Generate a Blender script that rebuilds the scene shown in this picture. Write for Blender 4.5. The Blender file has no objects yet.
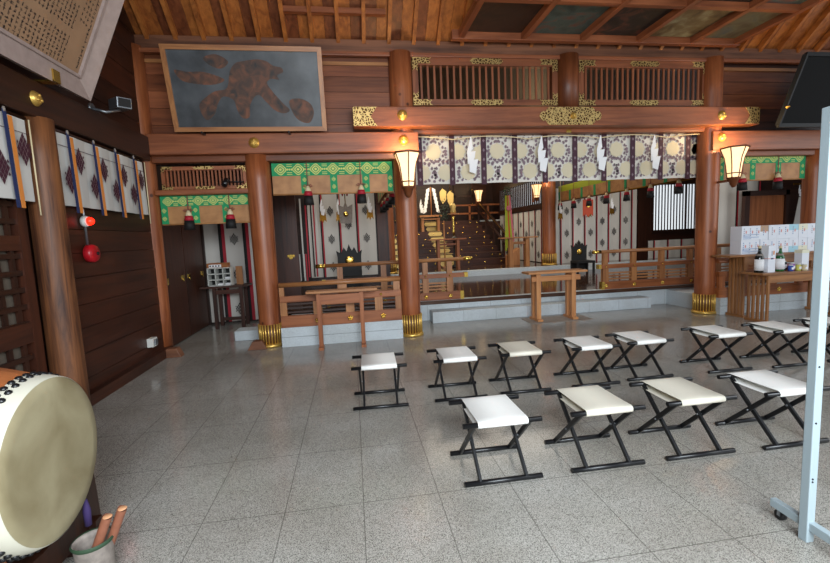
import bpy, bmesh, math, random
from mathutils import Vector, Matrix
random.seed(7)
S = bpy.context.scene
COL = S.collection
PI = math.pi

# ------------------------------------------------------------------ camera
F_PX, YAW, PITCH, ROLL = 427.0, 0.14196, 0.10599, -0.042547
fw = Vector((math.sin(YAW)*math.cos(PITCH), math.cos(YAW)*math.cos(PITCH), -math.sin(PITCH)))
rt = Vector((math.cos(YAW), -math.sin(YAW), 0)); up = rt.cross(fw)
r2 = rt*math.cos(ROLL)+up*math.sin(ROLL); u2 = -rt*math.sin(ROLL)+up*math.cos(ROLL)
cd = bpy.data.cameras.new('camera'); cam = bpy.data.objects.new('camera', cd); COL.objects.link(cam)
cam.matrix_world = Matrix(((r2.x, u2.x, -fw.x, 0), (r2.y, u2.y, -fw.y, 0), (r2.z, u2.z, -fw.z, 1.6), (0, 0, 0, 1)))
cd.sensor_width = 36; cd.lens = F_PX/830*36; cd.clip_start = .05
S.camera = cam
# ------------------------------------------------------------------ light and exposure
S.view_settings.view_transform = 'Standard'; S.view_settings.look = 'None'
S.view_settings.gamma = 1; S.view_settings.use_curve_mapping = False
S.view_settings.exposure = 0.0
wd = bpy.data.worlds.new('sky'); S.world = wd; wd.use_nodes = True
wb = wd.node_tree.nodes['Background']; wb.inputs[0].default_value = (.82, .91, 1, 1); wb.inputs[1].default_value = .6
def area(name, loc, aim, sx, sy, power, color):
    l = bpy.data.lights.new(name, 'AREA'); l.shape = 'RECTANGLE'; l.size = sx; l.size_y = sy; l.energy = power; l.color = color
    o = bpy.data.objects.new(name, l); COL.objects.link(o); o.location = loc
    o.rotation_euler = (Vector(aim)-Vector(loc)).to_track_quat('-Z', 'Y').to_euler(); return o
area('entrance_daylight', (1.2, -2.6, 2.7), (1.2, 5, .8), 6, 2.6, 160, (1, .97, .93))
area('threshold_daylight', (.9, -1.3, 2.7), (.6, 1.6, 0), 3.4, 1.5, 385, (.82, .92, 1))
area('side_daylight', (10.5, 2.5, 2.6), (2, 4.5, .4), 5, 2.6, 105, (.93, .97, 1))
area('inner_hall_fill', (3.4, 10.5, 4.2), (3.4, 10.8, 0), 4, 3, 85, (1, .88, .72))  # unseen warm area light added to brighten the inner hall, no fixture
area('altar_fill', (3.4, 15.0, 4.2), (3.4, 16.2, 1), 3, 2, 120, (1, .84, .62))  # added fill without a lamp body, lifts the altar stairs and their gold
area('side_room_fill', (7.9, 9.5, 4.1), (8.2, 11, 1), 2, 3, 95, (1, .95, .88))  # added fill under the inner ceiling, brightens the window side hangings
area('small_room_fill', (-.4, 9.0, 4.1), (-.4, 10, 1), 1.4, 1.6, 36, (1, .93, .84))  # added fill for the room behind the middle blind, no real lamp there

# ------------------------------------------------------------------ materials
def hexc(h):
    h = h.lstrip('#'); c = [int(h[i:i+2], 16)/255 for i in (0, 2, 4)]
    return tuple((v/12.92 if v <= .04045 else ((v+.055)/1.055)**2.4) for v in c)+(1,)
MATS = {}
def base(name):
    m = bpy.data.materials.new(name); m.use_nodes = True; nt = m.node_tree
    MATS[name] = m; return m, nt, nt.nodes, nt.links, nt.nodes['Principled BSDF']
def plain(name, col, rough=.6, metal=0, emit=None, es=0, noise=0, nscale=8):
    m, nt, N, Lk, b = base(name); c = hexc(col)
    b.inputs['Base Color'].default_value = c; b.inputs['Roughness'].default_value = rough; b.inputs['Metallic'].default_value = metal
    if emit: b.inputs['Emission Color'].default_value = hexc(emit); b.inputs['Emission Strength'].default_value = es
    if noise:
        t = N.new('ShaderNodeTexCoord'); n = N.new('ShaderNodeTexNoise'); n.inputs['Scale'].default_value = nscale; n.inputs['Detail'].default_value = 5
        r = N.new('ShaderNodeValToRGB'); r.color_ramp.elements[0].position = .3; r.color_ramp.elements[1].position = .7
        r.color_ramp.elements[0].color = tuple(v*(1-noise) for v in c[:3])+(1,); r.color_ramp.elements[1].color = tuple(min(1, v*(1+noise*.6)) for v in c[:3])+(1,)
        Lk.new(t.outputs['Object'], n.inputs['Vector']); Lk.new(n.outputs['Fac'], r.inputs[0]); Lk.new(r.outputs[0], b.inputs['Base Color'])
    return m
def wood(name, dark, light, axis, rough=.45, scale=1.0, knots=False, bump=.15, distort=.6):
    """grain runs along axis 0/1/2"""
    m, nt, N, Lk, b = base(name); b.inputs['Roughness'].default_value = rough
    t = N.new('ShaderNodeTexCoord'); oi = N.new('ShaderNodeObjectInfo')
    ad = N.new('ShaderNodeVectorMath'); ad.operation = 'ADD'
    mu = N.new('ShaderNodeMath'); mu.operation = 'MULTIPLY'; mu.inputs[1].default_value = 37.0
    Lk.new(oi.outputs['Random'], mu.inputs[0]); Lk.new(t.outputs['Object'], ad.inputs[0]); Lk.new(mu.outputs[0], ad.inputs[1])
    mp = N.new('ShaderNodeMapping'); sc = [14*scale]*3; sc[axis] = .9*scale; mp.inputs['Scale'].default_value = sc
    Lk.new(ad.outputs[0], mp.inputs['Vector'])
    n = N.new('ShaderNodeTexNoise'); n.inputs['Scale'].default_value = 1; n.inputs['Detail'].default_value = 6; n.inputs['Roughness'].default_value = .6; n.inputs['Distortion'].default_value = distort
    Lk.new(mp.outputs[0], n.inputs['Vector'])
    n2 = N.new('ShaderNodeTexNoise'); n2.inputs['Scale'].default_value = 1.1; n2.inputs['Detail'].default_value = 3
    Lk.new(ad.outputs[0], n2.inputs['Vector'])
    mx = N.new('ShaderNodeMath'); mx.operation = 'ADD'; h = N.new('ShaderNodeMath'); h.operation = 'MULTIPLY_ADD'; h.inputs[1].default_value = .5; h.inputs[2].default_value = -.25
    Lk.new(n2.outputs['Fac'], h.inputs[0]); Lk.new(n.outputs['Fac'], mx.inputs[0]); Lk.new(h.outputs[0], mx.inputs[1])
    r = N.new('ShaderNodeValToRGB'); e = r.color_ramp.elements; e[0].position = .30; e[0].color = hexc(dark); e[1].position = .68; e[1].color = hexc(light)
    Lk.new(mx.outputs[0], r.inputs[0]); out = r.outputs[0]
    if knots:
        v = N.new('ShaderNodeTexVoronoi'); v.inputs['Scale'].default_value = 3.2; Lk.new(ad.outputs[0], v.inputs['Vector'])
        kr = N.new('ShaderNodeValToRGB'); kr.color_ramp.elements[0].position = .05; kr.color_ramp.elements[0].color = (.25, .2, .18, 1); kr.color_ramp.elements[1].position = .11; kr.color_ramp.elements[1].color = (1, 1, 1, 1)
        Lk.new(v.outputs['Distance'], kr.inputs[0])
        mm = N.new('ShaderNodeMix'); mm.data_type = 'RGBA'; mm.blend_type = 'MULTIPLY'; mm.inputs[0].default_value = 1
        Lk.new(out, mm.inputs[6]); Lk.new(kr.outputs[0], mm.inputs[7]); out = mm.outputs[2]
    Lk.new(out, b.inputs['Base Color'])
    if bump:
        bp = N.new('ShaderNodeBump'); bp.inputs['Strength'].default_value = bump; bp.inputs['Distance'].default_value = .01
        Lk.new(n.outputs['Fac'], bp.inputs['Height']); Lk.new(bp.outputs[0], b.inputs['Normal'])
    return m
AX = 'xyz'
def woodset(name, dark, light, **k):
    for i in range(3): wood(name+'_'+AX[i], dark, light, i, **k)
woodset('beam', '#6b3820', '#9a5a38', rough=.42)
woodset('upper', '#562a14', '#824828', rough=.45)
woodset('pillar', '#763c20', '#a8623a', rough=.4, knots=True)
woodset('old', '#4c2c1c', '#85553a', rough=.55, scale=.8)
woodset('aged', '#3a1e12', '#84522f', rough=.55, scale=.55, distort=3.2)
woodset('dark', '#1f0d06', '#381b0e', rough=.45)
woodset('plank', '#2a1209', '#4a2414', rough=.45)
woodset('orange', '#7c421a', '#b06a30', rough=.5)
woodset('hinoki', '#a5683c', '#c98f5c', rough=.4)
woodset('rail', '#8a5630', '#b47c4c', rough=.4)
woodset('panel', '#78401f', '#a46238', rough=.45)
woodset('tablew', '#744a28', '#a87242', rough=.38)
plain('gilt', '#e8c87c', .42, .45); plain('gold', '#e0b860', .28, 1.0); plain('gold_soft', '#d9b05a', .38, .7); plain('sleeve_gap', '#5a3016', .5)
plain('brass', '#e6c060', .24, 1.0)
plain('brass_dark', '#7a5520', .4, 1.0)
def scroll(name, c1, c2, scale=26, metal=.85):
    m, nt, N, Lk, b = base(name); b.inputs['Roughness'].default_value = .4; b.inputs['Metallic'].default_value = metal
    t = N.new('ShaderNodeTexCoord'); w_ = N.new('ShaderNodeTexVoronoi'); w_.feature = 'DISTANCE_TO_EDGE'; w_.inputs['Scale'].default_value = scale
    Lk.new(t.outputs['Object'], w_.inputs['Vector']); r = N.new('ShaderNodeValToRGB'); e = r.color_ramp.elements
    e[0].position = .1; e[0].color = hexc(c1); e[1].position = .16; e[1].color = hexc(c2); r.color_ramp.interpolation = 'EASE'
    Lk.new(w_.outputs['Distance'], r.inputs[0]); Lk.new(r.outputs[0], b.inputs['Base Color'])
scroll('scroll', '#d8b878', '#5a3a20')
scroll('damask', '#e8dfae', '#8a6a5e', 60, 0)
plain('black_lacquer', '#101114', .33); plain('black_matte', '#0b0b0c', .6)
plain('canvas_white', '#f4f3ee', .8, noise=.05, nscale=3)
plain('canvas_cream', '#e2dccb', .8, noise=.05, nscale=3)
plain('cloth', '#c9c7c2', .85, noise=.04, nscale=2)
plain('curtain_white', '#cdc9c2', .85, noise=.05, nscale=1.5)
plain('navy', '#1c2c58', .7); plain('orange_ribbon', '#d9853a', .7)
plain('maroon', '#43182a', .8); plain('purple', '#452634', .75); plain('purple_spot', '#84727a', .8)
plain('red', '#a8162a', .6); plain('black', '#0e0c0c', .7); plain('ink', '#231a1c', .8)
plain('paper', '#f0f0f2', .8); plain('brocade', '#dfdad0', .75); plain('brocade_disc', '#d4c9ac', .7)
plain('green', '#159058', .7); plain('green_dark', '#176b44', .7); plain('yellow', '#dcd878', .7)
plain('cord_pink', '#8a4a48', .8); plain('cream', '#d9c8a0', .7)
plain('iron', '#25262a', .4, .6); plain('grey_metal', '#8f9398', .35, .8); plain('white_plastic', '#d5d5cf', .5)
plain('red_plastic', '#b01420', .35); plain('red_glow', '#ff2018', .3, emit='#ff1808', es=6)
plain('drum_rim', '#cbc7b6', .6); plain('stick', '#8a5640', .55, noise=.15, nscale=20); plain('stick_end', '#c9946c', .7); plain('old_paper', '#5f5448', .85); plain('pole_paint', '#9cabb1', .4); plain('rubber', '#1b1b1d', .7)
plain('tassel_purple', '#3a2a5c', .8); plain('lime', '#9aa82a', .7); plain('pink_cloth', '#c26a78', .7); plain('vermilion', '#b5452a', .7)
plain('leaf', '#28402a', .7); plain('glass_dark', '#0c0f0c', .08); plain('glass_green', '#1c5a2c', .1)
plain('blue_label', '#2c4a9c', .5); plain('violet', '#8a4aa0', .5); plain('lemon', '#d0cc62', .5)
plain('paper_blue', '#a9d4e2', .7); plain('paper_tan', '#b99a80', .7); plain('paper_cream', '#e6e4cc', .7); plain('paper_grey', '#b9b6b2', .7); plain('paper_white', '#e4e8f0', .7)
plain('mark_blue', '#6f93c0', .7); plain('mark_grey', '#9a9aa8', .7); plain('mark_red', '#dc9a92', .7)
plain('mount', '#8a8078', .7, noise=.3, nscale=30)
plain('silver_frame', '#a2908a', .5, noise=.12, nscale=12)
plain('plaque_board', '#9a7a5e', .6, noise=.12, nscale=5)
plain('screen_black', '#060607', 1.0, noise=.2, nscale=30)
# bamboo blind: fine horizontal sticks
m, nt, N, Lk, b = base('bamboo'); b.inputs['Roughness'].default_value = .55
t = N.new('ShaderNodeTexCoord'); wv = N.new('ShaderNodeTexWave'); wv.bands_direction = 'Z'; wv.inputs['Scale'].default_value = 28; wv.inputs['Distortion'].default_value = .6
nz = N.new('ShaderNodeTexNoise'); nz.inputs['Scale'].default_value = 5
Lk.new(t.outputs['Object'], wv.inputs['Vector']); Lk.new(t.outputs['Object'], nz.inputs['Vector'])
ad = N.new('ShaderNodeMath'); ad.operation = 'MULTIPLY_ADD'; ad.inputs[1].default_value = .5; Lk.new(wv.outputs['Fac'], ad.inputs[0]); Lk.new(nz.outputs['Fac'], ad.inputs[2])
r = N.new('ShaderNodeValToRGB'); e = r.color_ramp.elements; e[0].position = .4; e[0].color = hexc('#80502c'); e[1].position = .95; e[1].color = hexc('#c08c58')
Lk.new(ad.outputs[0], r.inputs[0]); Lk.new(r.outputs[0], b.inputs['Base Color'])
# warm lit paper of the lanterns
m, nt, N, Lk, b = base('lamp_paper'); b.inputs['Base Color'].default_value = hexc('#fff0d0'); b.inputs['Roughness'].default_value = .5
b.inputs['Emission Color'].default_value = hexc('#ffcf8c'); b.inputs['Emission Strength'].default_value = 1.25
b.inputs['Transmission Weight'].default_value = 0
plain('lamp_frame', '#7a4526', .4, .3); plain('bulb', '#ffffff', .3, emit='#ffe6b0', es=9)
# drum skin
m, nt, N, Lk, b = base('drum_skin'); b.inputs['Roughness'].default_value = .55
t = N.new('ShaderNodeTexCoord'); nz = N.new('ShaderNodeTexNoise'); nz.inputs['Scale'].default_value = 3.2; nz.inputs['Detail'].default_value = 6; nz.inputs['Distortion'].default_value = .4
Lk.new(t.outputs['Object'], nz.inputs['Vector']); r = N.new('ShaderNodeValToRGB'); e = r.color_ramp.elements
e[0].position = .34; e[0].color = hexc('#85795a'); e[1].position = .66; e[1].color = hexc('#a59b7c')
Lk.new(nz.outputs['Fac'], r.inputs[0]); Lk.new(r.outputs[0], b.inputs['Base Color'])
# floor: polished speckled granite slabs
def granite(name, c_lo, c_hi, rough, joints=True, px=.465, py=.697, ox=-.02, oy=.382):
    m, nt, N, Lk, b = base(name); b.inputs['Roughness'].default_value = rough; b.inputs['Specular IOR Level'].default_value = .55
    t = N.new('ShaderNodeTexCoord'); g = N.new('ShaderNodeNewGeometry')
    n1 = N.new('ShaderNodeTexVoronoi'); n1.inputs['Scale'].default_value = 330
    n2 = N.new('ShaderNodeTexNoise'); n2.inputs['Scale'].default_value = 1.3; n2.inputs['Detail'].default_value = 3
    Lk.new(g.outputs['Position'], n1.inputs['Vector']); Lk.new(g.outputs['Position'], n2.inputs['Vector'])
    r = N.new('ShaderNodeValToRGB'); e = r.color_ramp.elements; e[0].position = .05; e[0].color = hexc(c_lo); e[1].position = .6; e[1].color = hexc(c_hi)
    sc0 = N.new('ShaderNodeSeparateColor'); Lk.new(n1.outputs['Color'], sc0.inputs[0]); Lk.new(sc0.outputs[0], r.inputs[0])
    mm = N.new('ShaderNodeMix'); mm.data_type = 'RGBA'; mm.blend_type = 'MULTIPLY'; mm.inputs[0].default_value = 1
    r2_ = N.new('ShaderNodeValToRGB'); r2_.color_ramp.elements[0].color = (.8, .78, .75, 1); r2_.color_ramp.elements[1].color = (1, 1, 1, 1)
    r2_.color_ramp.elements[0].position = .35; r2_.color_ramp.elements[1].position = .65
    Lk.new(n2.outputs['Fac'], r2_.inputs[0]); Lk.new(r.outputs[0], mm.inputs[6]); Lk.new(r2_.outputs[0], mm.inputs[7]); out = mm.outputs[2]
    if joints:
        sp = N.new('ShaderNodeSeparateXYZ'); Lk.new(g.outputs['Position'], sp.inputs[0])
        def joint(sock, off, per, wdt):
            a = N.new('ShaderNodeMath'); a.operation = 'SUBTRACT'; a.inputs[1].default_value = off-1000*per; Lk.new(sock, a.inputs[0])
            d = N.new('ShaderNodeMath'); d.operation = 'DIVIDE'; d.inputs[1].default_value = per; Lk.new(a.outputs[0], d.inputs[0])
            f = N.new('ShaderNodeMath'); f.operation = 'FRACT'; Lk.new(d.outputs[0], f.inputs[0])
            c = N.new('ShaderNodeMath'); c.operation = 'SUBTRACT'; c.inputs[1].default_value = .5; Lk.new(f.outputs[0], c.inputs[0])
            ab = N.new('ShaderNodeMath'); ab.operation = 'ABSOLUTE'; Lk.new(c.outputs[0], ab.inputs[0])
            gt = N.new('ShaderNodeMath'); gt.operation = 'GREATER_THAN'; gt.inputs[1].default_value = .5-wdt/per/2; Lk.new(ab.outputs[0], gt.inputs[0])
            return gt.outputs[0]
        j = N.new('ShaderNodeMath'); j.operation = 'MAXIMUM'
        Lk.new(joint(sp.outputs[0], ox, px, .006), j.inputs[0]); Lk.new(joint(sp.outputs[1], oy, py, .006), j.inputs[1])
        sc_ = N.new('ShaderNodeMath'); sc_.operation = 'MULTIPLY'; sc_.inputs[1].default_value = .6; Lk.new(j.outputs[0], sc_.inputs[0])
        mj = N.new('ShaderNodeMix'); mj.data_type = 'RGBA'; Lk.new(sc_.outputs[0], mj.inputs[0]); Lk.new(out, mj.inputs[6]); mj.inputs[7].default_value = hexc('#45423d'); out = mj.outputs[2]
    Lk.new(out, b.inputs['Base Color'])
granite('floor_granite', '#54524c', '#b2afa8', .15)
granite('stone', '#a3adb3', '#d3dce2', .6, joints=True, px=.62, py=50, ox=.1, oy=25)
granite('stone_plain', '#a3adb3', '#d3dce2', .6, joints=False)
plain('deck', '#4a3226', .1, noise=.2, nscale=2)
# blurry dark painting with a brown beast-like smear
m, nt, N, Lk, b = base('painting_ground'); b.inputs['Roughness'].default_value = .4
t = N.new('ShaderNodeTexCoord'); nz = N.new('ShaderNodeTexNoise'); nz.inputs['Scale'].default_value = 2.2; nz.inputs['Detail'].default_value = 7
Lk.new(t.outputs['Object'], nz.inputs['Vector']); r = N.new('ShaderNodeValToRGB'); e = r.color_ramp.elements
e[0].position = .35; e[0].color = hexc('#23262a'); e[1].position = .75; e[1].color = hexc('#5a5e62'); Lk.new(nz.outputs['Fac'], r.inputs[0]); Lk.new(r.outputs[0], b.inputs['Base Color'])
def smear(name, cols, scale, seed):
    m, nt, N, Lk, b = base(name); b.inputs['Roughness'].default_value = .6
    t = N.new('ShaderNodeTexCoord'); mp = N.new('ShaderNodeMapping'); mp.inputs['Location'].default_value = (seed, seed*2, 0)
    nz = N.new('ShaderNodeTexNoise'); nz.inputs['Scale'].default_value = scale; nz.inputs['Detail'].default_value = 6; nz.inputs['Distortion'].default_value = .8
    Lk.new(t.outputs['Object'], mp.inputs['Vector']); Lk.new(mp.outputs[0], nz.inputs['Vector']); r = N.new('ShaderNodeValToRGB')
    r.color_ramp.elements[0].position = .3; r.color_ramp.elements[0].color = hexc(cols[0]); r.color_ramp.elements[1].position = .7; r.color_ramp.elements[1].color = hexc(cols[-1])
    for i, c in enumerate(cols[1:-1]): q = r.color_ramp.elements.new(.3+.4*(i+1)/(len(cols)-1)); q.color = hexc(c)
    Lk.new(nz.outputs['Fac'], r.inputs[0]); Lk.new(r.outputs[0], b.inputs['Base Color'])
smear('beast', ['#262525', '#523628', '#74462f'], 8, 3)
smear('panel_a', ['#1c1410', '#3a2418', '#221a14'], 3, 1); smear('panel_b', ['#34403e', '#4a5a55', '#7a3a2a'], 4, 2)
smear('panel_c', ['#1a1614', '#2a2420', '#6a3a2a'], 4, 4); smear('panel_d', ['#4a3c28', '#6a5a3c', '#8a8a70'], 4, 5)
smear('panel_e', ['#3a4a50', '#5a5a48', '#3a3228'], 3, 6)

# ------------------------------------------------------------------ mesh helper
class MB:
    def __init__(s): s.v = []; s.f = []; s.mi = []; s.m = []; s.sm = []
    def mat(s, n):
        if n not in s.m: s.m.append(n)
        return s.m.index(n)
    def add(s, vs, fs, m, smooth=False):
        o = len(s.v); k = s.mat(m); s.v += [Vector(v) for v in vs]
        for f in fs: s.f.append([o+i for i in f]); s.mi.append(k); s.sm.append(smooth)
        return s
    def box(s, x0, x1, y0, y1, z0, z1, m):
        vs = [(x, y, z) for z in (z0, z1) for y in (y0, y1) for x in (x0, x1)]
        return s.add(vs, [(0, 2, 3, 1), (4, 5, 7, 6), (0, 1, 5, 4), (2, 6, 7, 3), (0, 4, 6, 2), (1, 3, 7, 5)], m)
    def bar(s, a, b, w, h, m, upv=(0, 0, 1)):
        a = Vector(a); b = Vector(b); d = (b-a).normalized(); sd = d.cross(Vector(upv))
        if sd.length < 1e-4: sd = d.cross(Vector((0, 1, 0)))
        sd.normalize(); u = sd.cross(d).normalized(); vs = []
        for p in (a, b):
            for i, j in ((-1, -1), (1, -1), (1, 1), (-1, 1)): vs.append(p+sd*(i*w/2)+u*(j*h/2))
        return s.add(vs, [(0, 3, 2, 1), (4, 5, 6, 7), (0, 1, 5, 4), (1, 2, 6, 5), (2, 3, 7, 6), (3, 0, 4, 7)], m)
    def tube(s, pts, r, m, n=8, caps=True):
        pts = [Vector(p) for p in pts]; rs = r if isinstance(r, (list, tuple)) else [r]*len(pts)
        vs = []; prev = None
        for i, p in enumerate(pts):
            d = (pts[min(i+1, len(pts)-1)]-pts[max(i-1, 0)]).normalized()
            if prev is None:
                a = d.cross(Vector((0, 0, 1)));  a = a if a.length > 1e-3 else d.cross(Vector((1, 0, 0)))
            else: a = prev-d*prev.dot(d)
            a.normalize(); prev = a; c = d.cross(a)
            for k in range(n): t = 2*PI*k/n; vs.append(p+(a*math.cos(t)+c*math.sin(t))*rs[i])
        fs = [(i*n+k, i*n+(k+1) % n, (i+1)*n+(k+1) % n, (i+1)*n+k) for i in range(len(pts)-1) for k in range(n)]
        s.add(vs, fs, m, True)
        if caps: 
            o = len(s.v)-len(vs); k_ = s.mat(m)
            s.f.append([o+k for k in range(n)][::-1]); s.f.append([o+(len(pts)-1)*n+k for k in range(n)]); s.mi += [k_, k_]; s.sm += [False, False]
        return s
    def lathe(s, c, prof, m, n=16, ax=(0, 0, 1), caps=True, smooth=True):
        c = Vector(c); ax = Vector(ax).normalized(); a = ax.orthogonal().normalized() if abs(ax.z) < .9 else Vector((1, 0, 0)); b_ = ax.cross(a); vs = []
        for r, h in prof:
            for k in range(n): t = 2*PI*k/n; vs.append(c+ax*h+(a*math.cos(t)+b_*math.sin(t))*r)
        N_ = len(prof); fs = [(i*n+k, i*n+(k+1) % n, (i+1)*n+(k+1) % n, (i+1)*n+k) for i in range(N_-1) for k in range(n)]
        s.add(vs, fs, m, smooth)
        if caps:
            o = len(s.v)-len(vs); k_ = s.mat(m); s.f.append([o+k for k in range(n)][::-1]); s.f.append([o+(N_-1)*n+k for k in range(n)]); s.mi += [k_, k_]; s.sm += [False, False]
        return s
    def poly(s, pts2, o, ex, ey, th, m):
        """flat outline pts2 in plane (o,ex,ey) extruded by th along ex x ey"""
        o = Vector(o); ex = Vector(ex).normalized(); ey = Vector(ey).normalized(); nn = ex.cross(ey); k = len(pts2)
        vs = [o+ex*x+ey*y for x, y in pts2]+[o+ex*x+ey*y+nn*th for x, y in pts2]
        fs = [list(range(k))[::-1], list(range(k, 2*k))]+[(i, (i+1) % k, k+(i+1) % k, k+i) for i in range(k)]
        return s.add(vs, fs, m)
    def quad(s, pts, m): return s.add(pts, [tuple(range(len(pts)))], m)
    def build(s, name, parent=None, world=True):
        """world=True: coordinates are world ones, moved into the parent's frame"""
        off = Vector((0, 0, 0))
        if world and parent is not None:
            off = ORG[parent.name]
        me = bpy.data.meshes.new(name); vs = [v-off for v in s.v]
        me.from_pydata([tuple(v) for v in vs], [], s.f)
        for n in s.m: me.materials.append(MATS[n])
        for p, k, q in zip(me.polygons, s.mi, s.sm): p.material_index = k; p.use_smooth = q
        me.update(); o = bpy.data.objects.new(name, me); COL.objects.link(o)
        if parent is not None: o.parent = parent
        ORG[o.name] = off
        return o
ORG = {}
def tag(o, label, cat, group=None):
    o['label'] = label; o['category'] = cat
    if group: o['group'] = group
    return o
def thing(name, label, cat, loc, group=None):
    o = bpy.data.objects.new(name, None); o.empty_display_size = .1; COL.objects.link(o); o.location = loc; ORG[o.name] = Vector(loc)
    return tag(o, label, cat, group)
def solo(mb, name, label, cat, group=None, loc=None):
    """one-mesh thing with its origin at its base"""
    c = Vector(loc) if loc else Vector((sum(v.x for v in mb.v)/len(mb.v), sum(v.y for v in mb.v)/len(mb.v), min(v.z for v in mb.v)))
    mb.v = [v-c for v in mb.v]; o = mb.build(name); o.location = c; ORG[o.name] = c
    return tag(o, label, cat, group)
def struct(mb, name):
    o = mb.build(name); o['kind'] = 'structure'; return o
def copy_tree(o, parent=None):
    c = o.copy(); COL.objects.link(c); c.parent = parent; ORG[c.name] = ORG[o.name].copy()
    for ch in list(o.children): copy_tree(ch, c)
    return c
def bevel(o, w=.004, seg=2):
    md = o.modifiers.new('bevel', 'BEVEL'); md.width = w; md.segments = seg; md.limit_method = 'ANGLE'; return o

# ================================================================== SETTING
# floor
struct(MB().box(-6, 11, -3.5, 19, -.12, 0, 'floor_granite'), 'floor')
# left wall: horizontal planks between the pillars and dark wall above the beam
def planks(mb, axis, p0, p1, q, z0, z1, hgt, th, mats, seed=1):
    rr = random.Random(seed); z = z0
    while z < z1-.01:
        ze = min(z+hgt*(.9+.2*rr.random()), z1); m_ = rr.choice(mats); d = rr.random()*.006
        if axis == 'y': mb.box(q-th, q+d, p0, p1, z+.003, ze-.003, m_)
        else: mb.box(p0, p1, q-d, q+th, z+.003, ze-.003, m_)
        z = ze
    return mb
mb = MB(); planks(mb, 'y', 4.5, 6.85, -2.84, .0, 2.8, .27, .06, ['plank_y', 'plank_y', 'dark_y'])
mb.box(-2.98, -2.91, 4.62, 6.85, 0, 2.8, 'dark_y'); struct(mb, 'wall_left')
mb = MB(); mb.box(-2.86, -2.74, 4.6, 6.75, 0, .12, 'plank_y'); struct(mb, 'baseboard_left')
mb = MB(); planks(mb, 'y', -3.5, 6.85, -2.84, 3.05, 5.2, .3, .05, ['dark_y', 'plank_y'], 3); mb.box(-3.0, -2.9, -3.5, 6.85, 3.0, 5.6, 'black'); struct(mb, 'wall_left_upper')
# wall behind the lattice door, left of pillar
mb = MB(); mb.box(-3.5, -3.4, -3.5, 4.6, 0, 3.1, 'dark_y').box(-3.5, -2.98, 4.5, 4.6, 0, 3.1, 'dark_x'); struct(mb, 'wall_left_porch')
# front wall above the tie beams: planks
mb = MB(); planks(mb, 'x', -2.9, .72, 6.84, 3.1, 4.45, .235, .06, ['upper_x', 'beam_x', 'upper_x'], 5)
planks(mb, 'x', 6.3, 12.6, 6.84, 3.1, 4.45, .235, .06, ['plank_x', 'upper_x'], 6)
mb.box(-3, .7, 6.92, 6.98, 2.8, 4.6, 'black'); mb.box(6.35, 12.6, 6.92, 6.98, 2.8, 4.6, 'black'); struct(mb, 'wall_front_upper')
# right bay outer walls, inner hall shell
mb = MB(); mb.box(12.6, 12.7, 4.6, 19, 0, 4.6, 'plank_y'); struct(mb, 'wall_right')
mb = MB(); mb.box(-3, 12.7, 18.6, 18.7, 0, 4.6, 'dark_x'); planks(mb, 'x', 1, 6, 18.58, 2.2, 4.5, .4, .02, ['plank_x', 'dark_x'], 9); struct(mb, 'wall_back')
mb = MB(); mb.box(-3, 12.7, 6.98, 18.7, 4.5, 4.56, 'dark_x'); struct(mb, 'ceiling_inner')
# platform of stone and polished boards
mb = MB()
mb.box(-1.14, .72, 6.60, 7.0, 0, .295, 'stone'); mb.box(-1.14, 1.04, 7.0, 7.85, 0, .29, 'stone_plain')
mb.box(1.04, 6.0, 7.87, 8.0, 0, .37, 'stone'); mb.box(6.0, 12.6, 7.87, 8.0, 0, .37, 'stone'); mb.box(6.33, 12.6, 6.56, 7.87, 0, .29, 'stone')
mb.box(-1.14, .72, 6.598, 6.60, .146, .15, 'rubber'); mb.box(6.33, 12.6, 6.558, 6.56, .146, .15, 'rubber')
struct(mb, 'stone_platform')
mb = MB(); mb.box(1.38, 5.75, 7.55, 7.87, 0, .205, 'stone'); bevel(struct(mb, 'stone_step'), .006)
mb = MB(); mb.box(-1.5, 12.6, 7.85, 12.0, .30, .368, 'deck'); struct(mb, 'floor_inner')
mb = MB(); mb.box(-2.0, 12.6, 12.0, 12.25, .30, .53, 'stone_plain'); struct(mb, 'inner_kerb')
mb = MB(); mb.box(-2.0, 12.6, 12.25, 18.6, .30, .528, 'deck'); struct(mb, 'floor_altar')
# ceiling of the hall: sloped boards over the rafters
SL = .85
def roofz(y, base=4.48): return base+SL*(6.82-y)
mb = MB(); x = -3.4; rr = random.Random(2)
while x < 12.6:
    w_ = .375/2; m_ = rr.choice(['orange_y', 'orange_y', 'upper_y'])
    y0, y1 = 6.95, 4.6
    vs = [(x, y0, roofz(y0)+.09), (x+w_-.004, y0, roofz(y0)+.09), (x+w_-.004, y1, roofz(y1)+.09), (x, y1, roofz(y1)+.09)]
    vs += [(a, b_, c+.04) for a, b_, c in vs]
    mb.add(vs, [(0, 1, 2, 3), (7, 6, 5, 4), (0, 4, 5, 1), (1, 5, 6, 2), (2, 6, 7, 3), (3, 7, 4, 0)], m_); x += w_
mb.add([(-3.4, 7, roofz(7)+.14), (12.6, 7, roofz(7)+.14), (12.6, 4.6, roofz(4.6)+.14), (-3.4, 4.6, roofz(4.6)+.14)], [(0, 1, 2, 3)], 'black')
struct(mb, 'ceiling')
mb = MB(); mb.box(-3.4, 12.6, -1.0, 4.62, 6.4, 6.46, 'upper_y'); struct(mb, 'ceiling_front')

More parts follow.
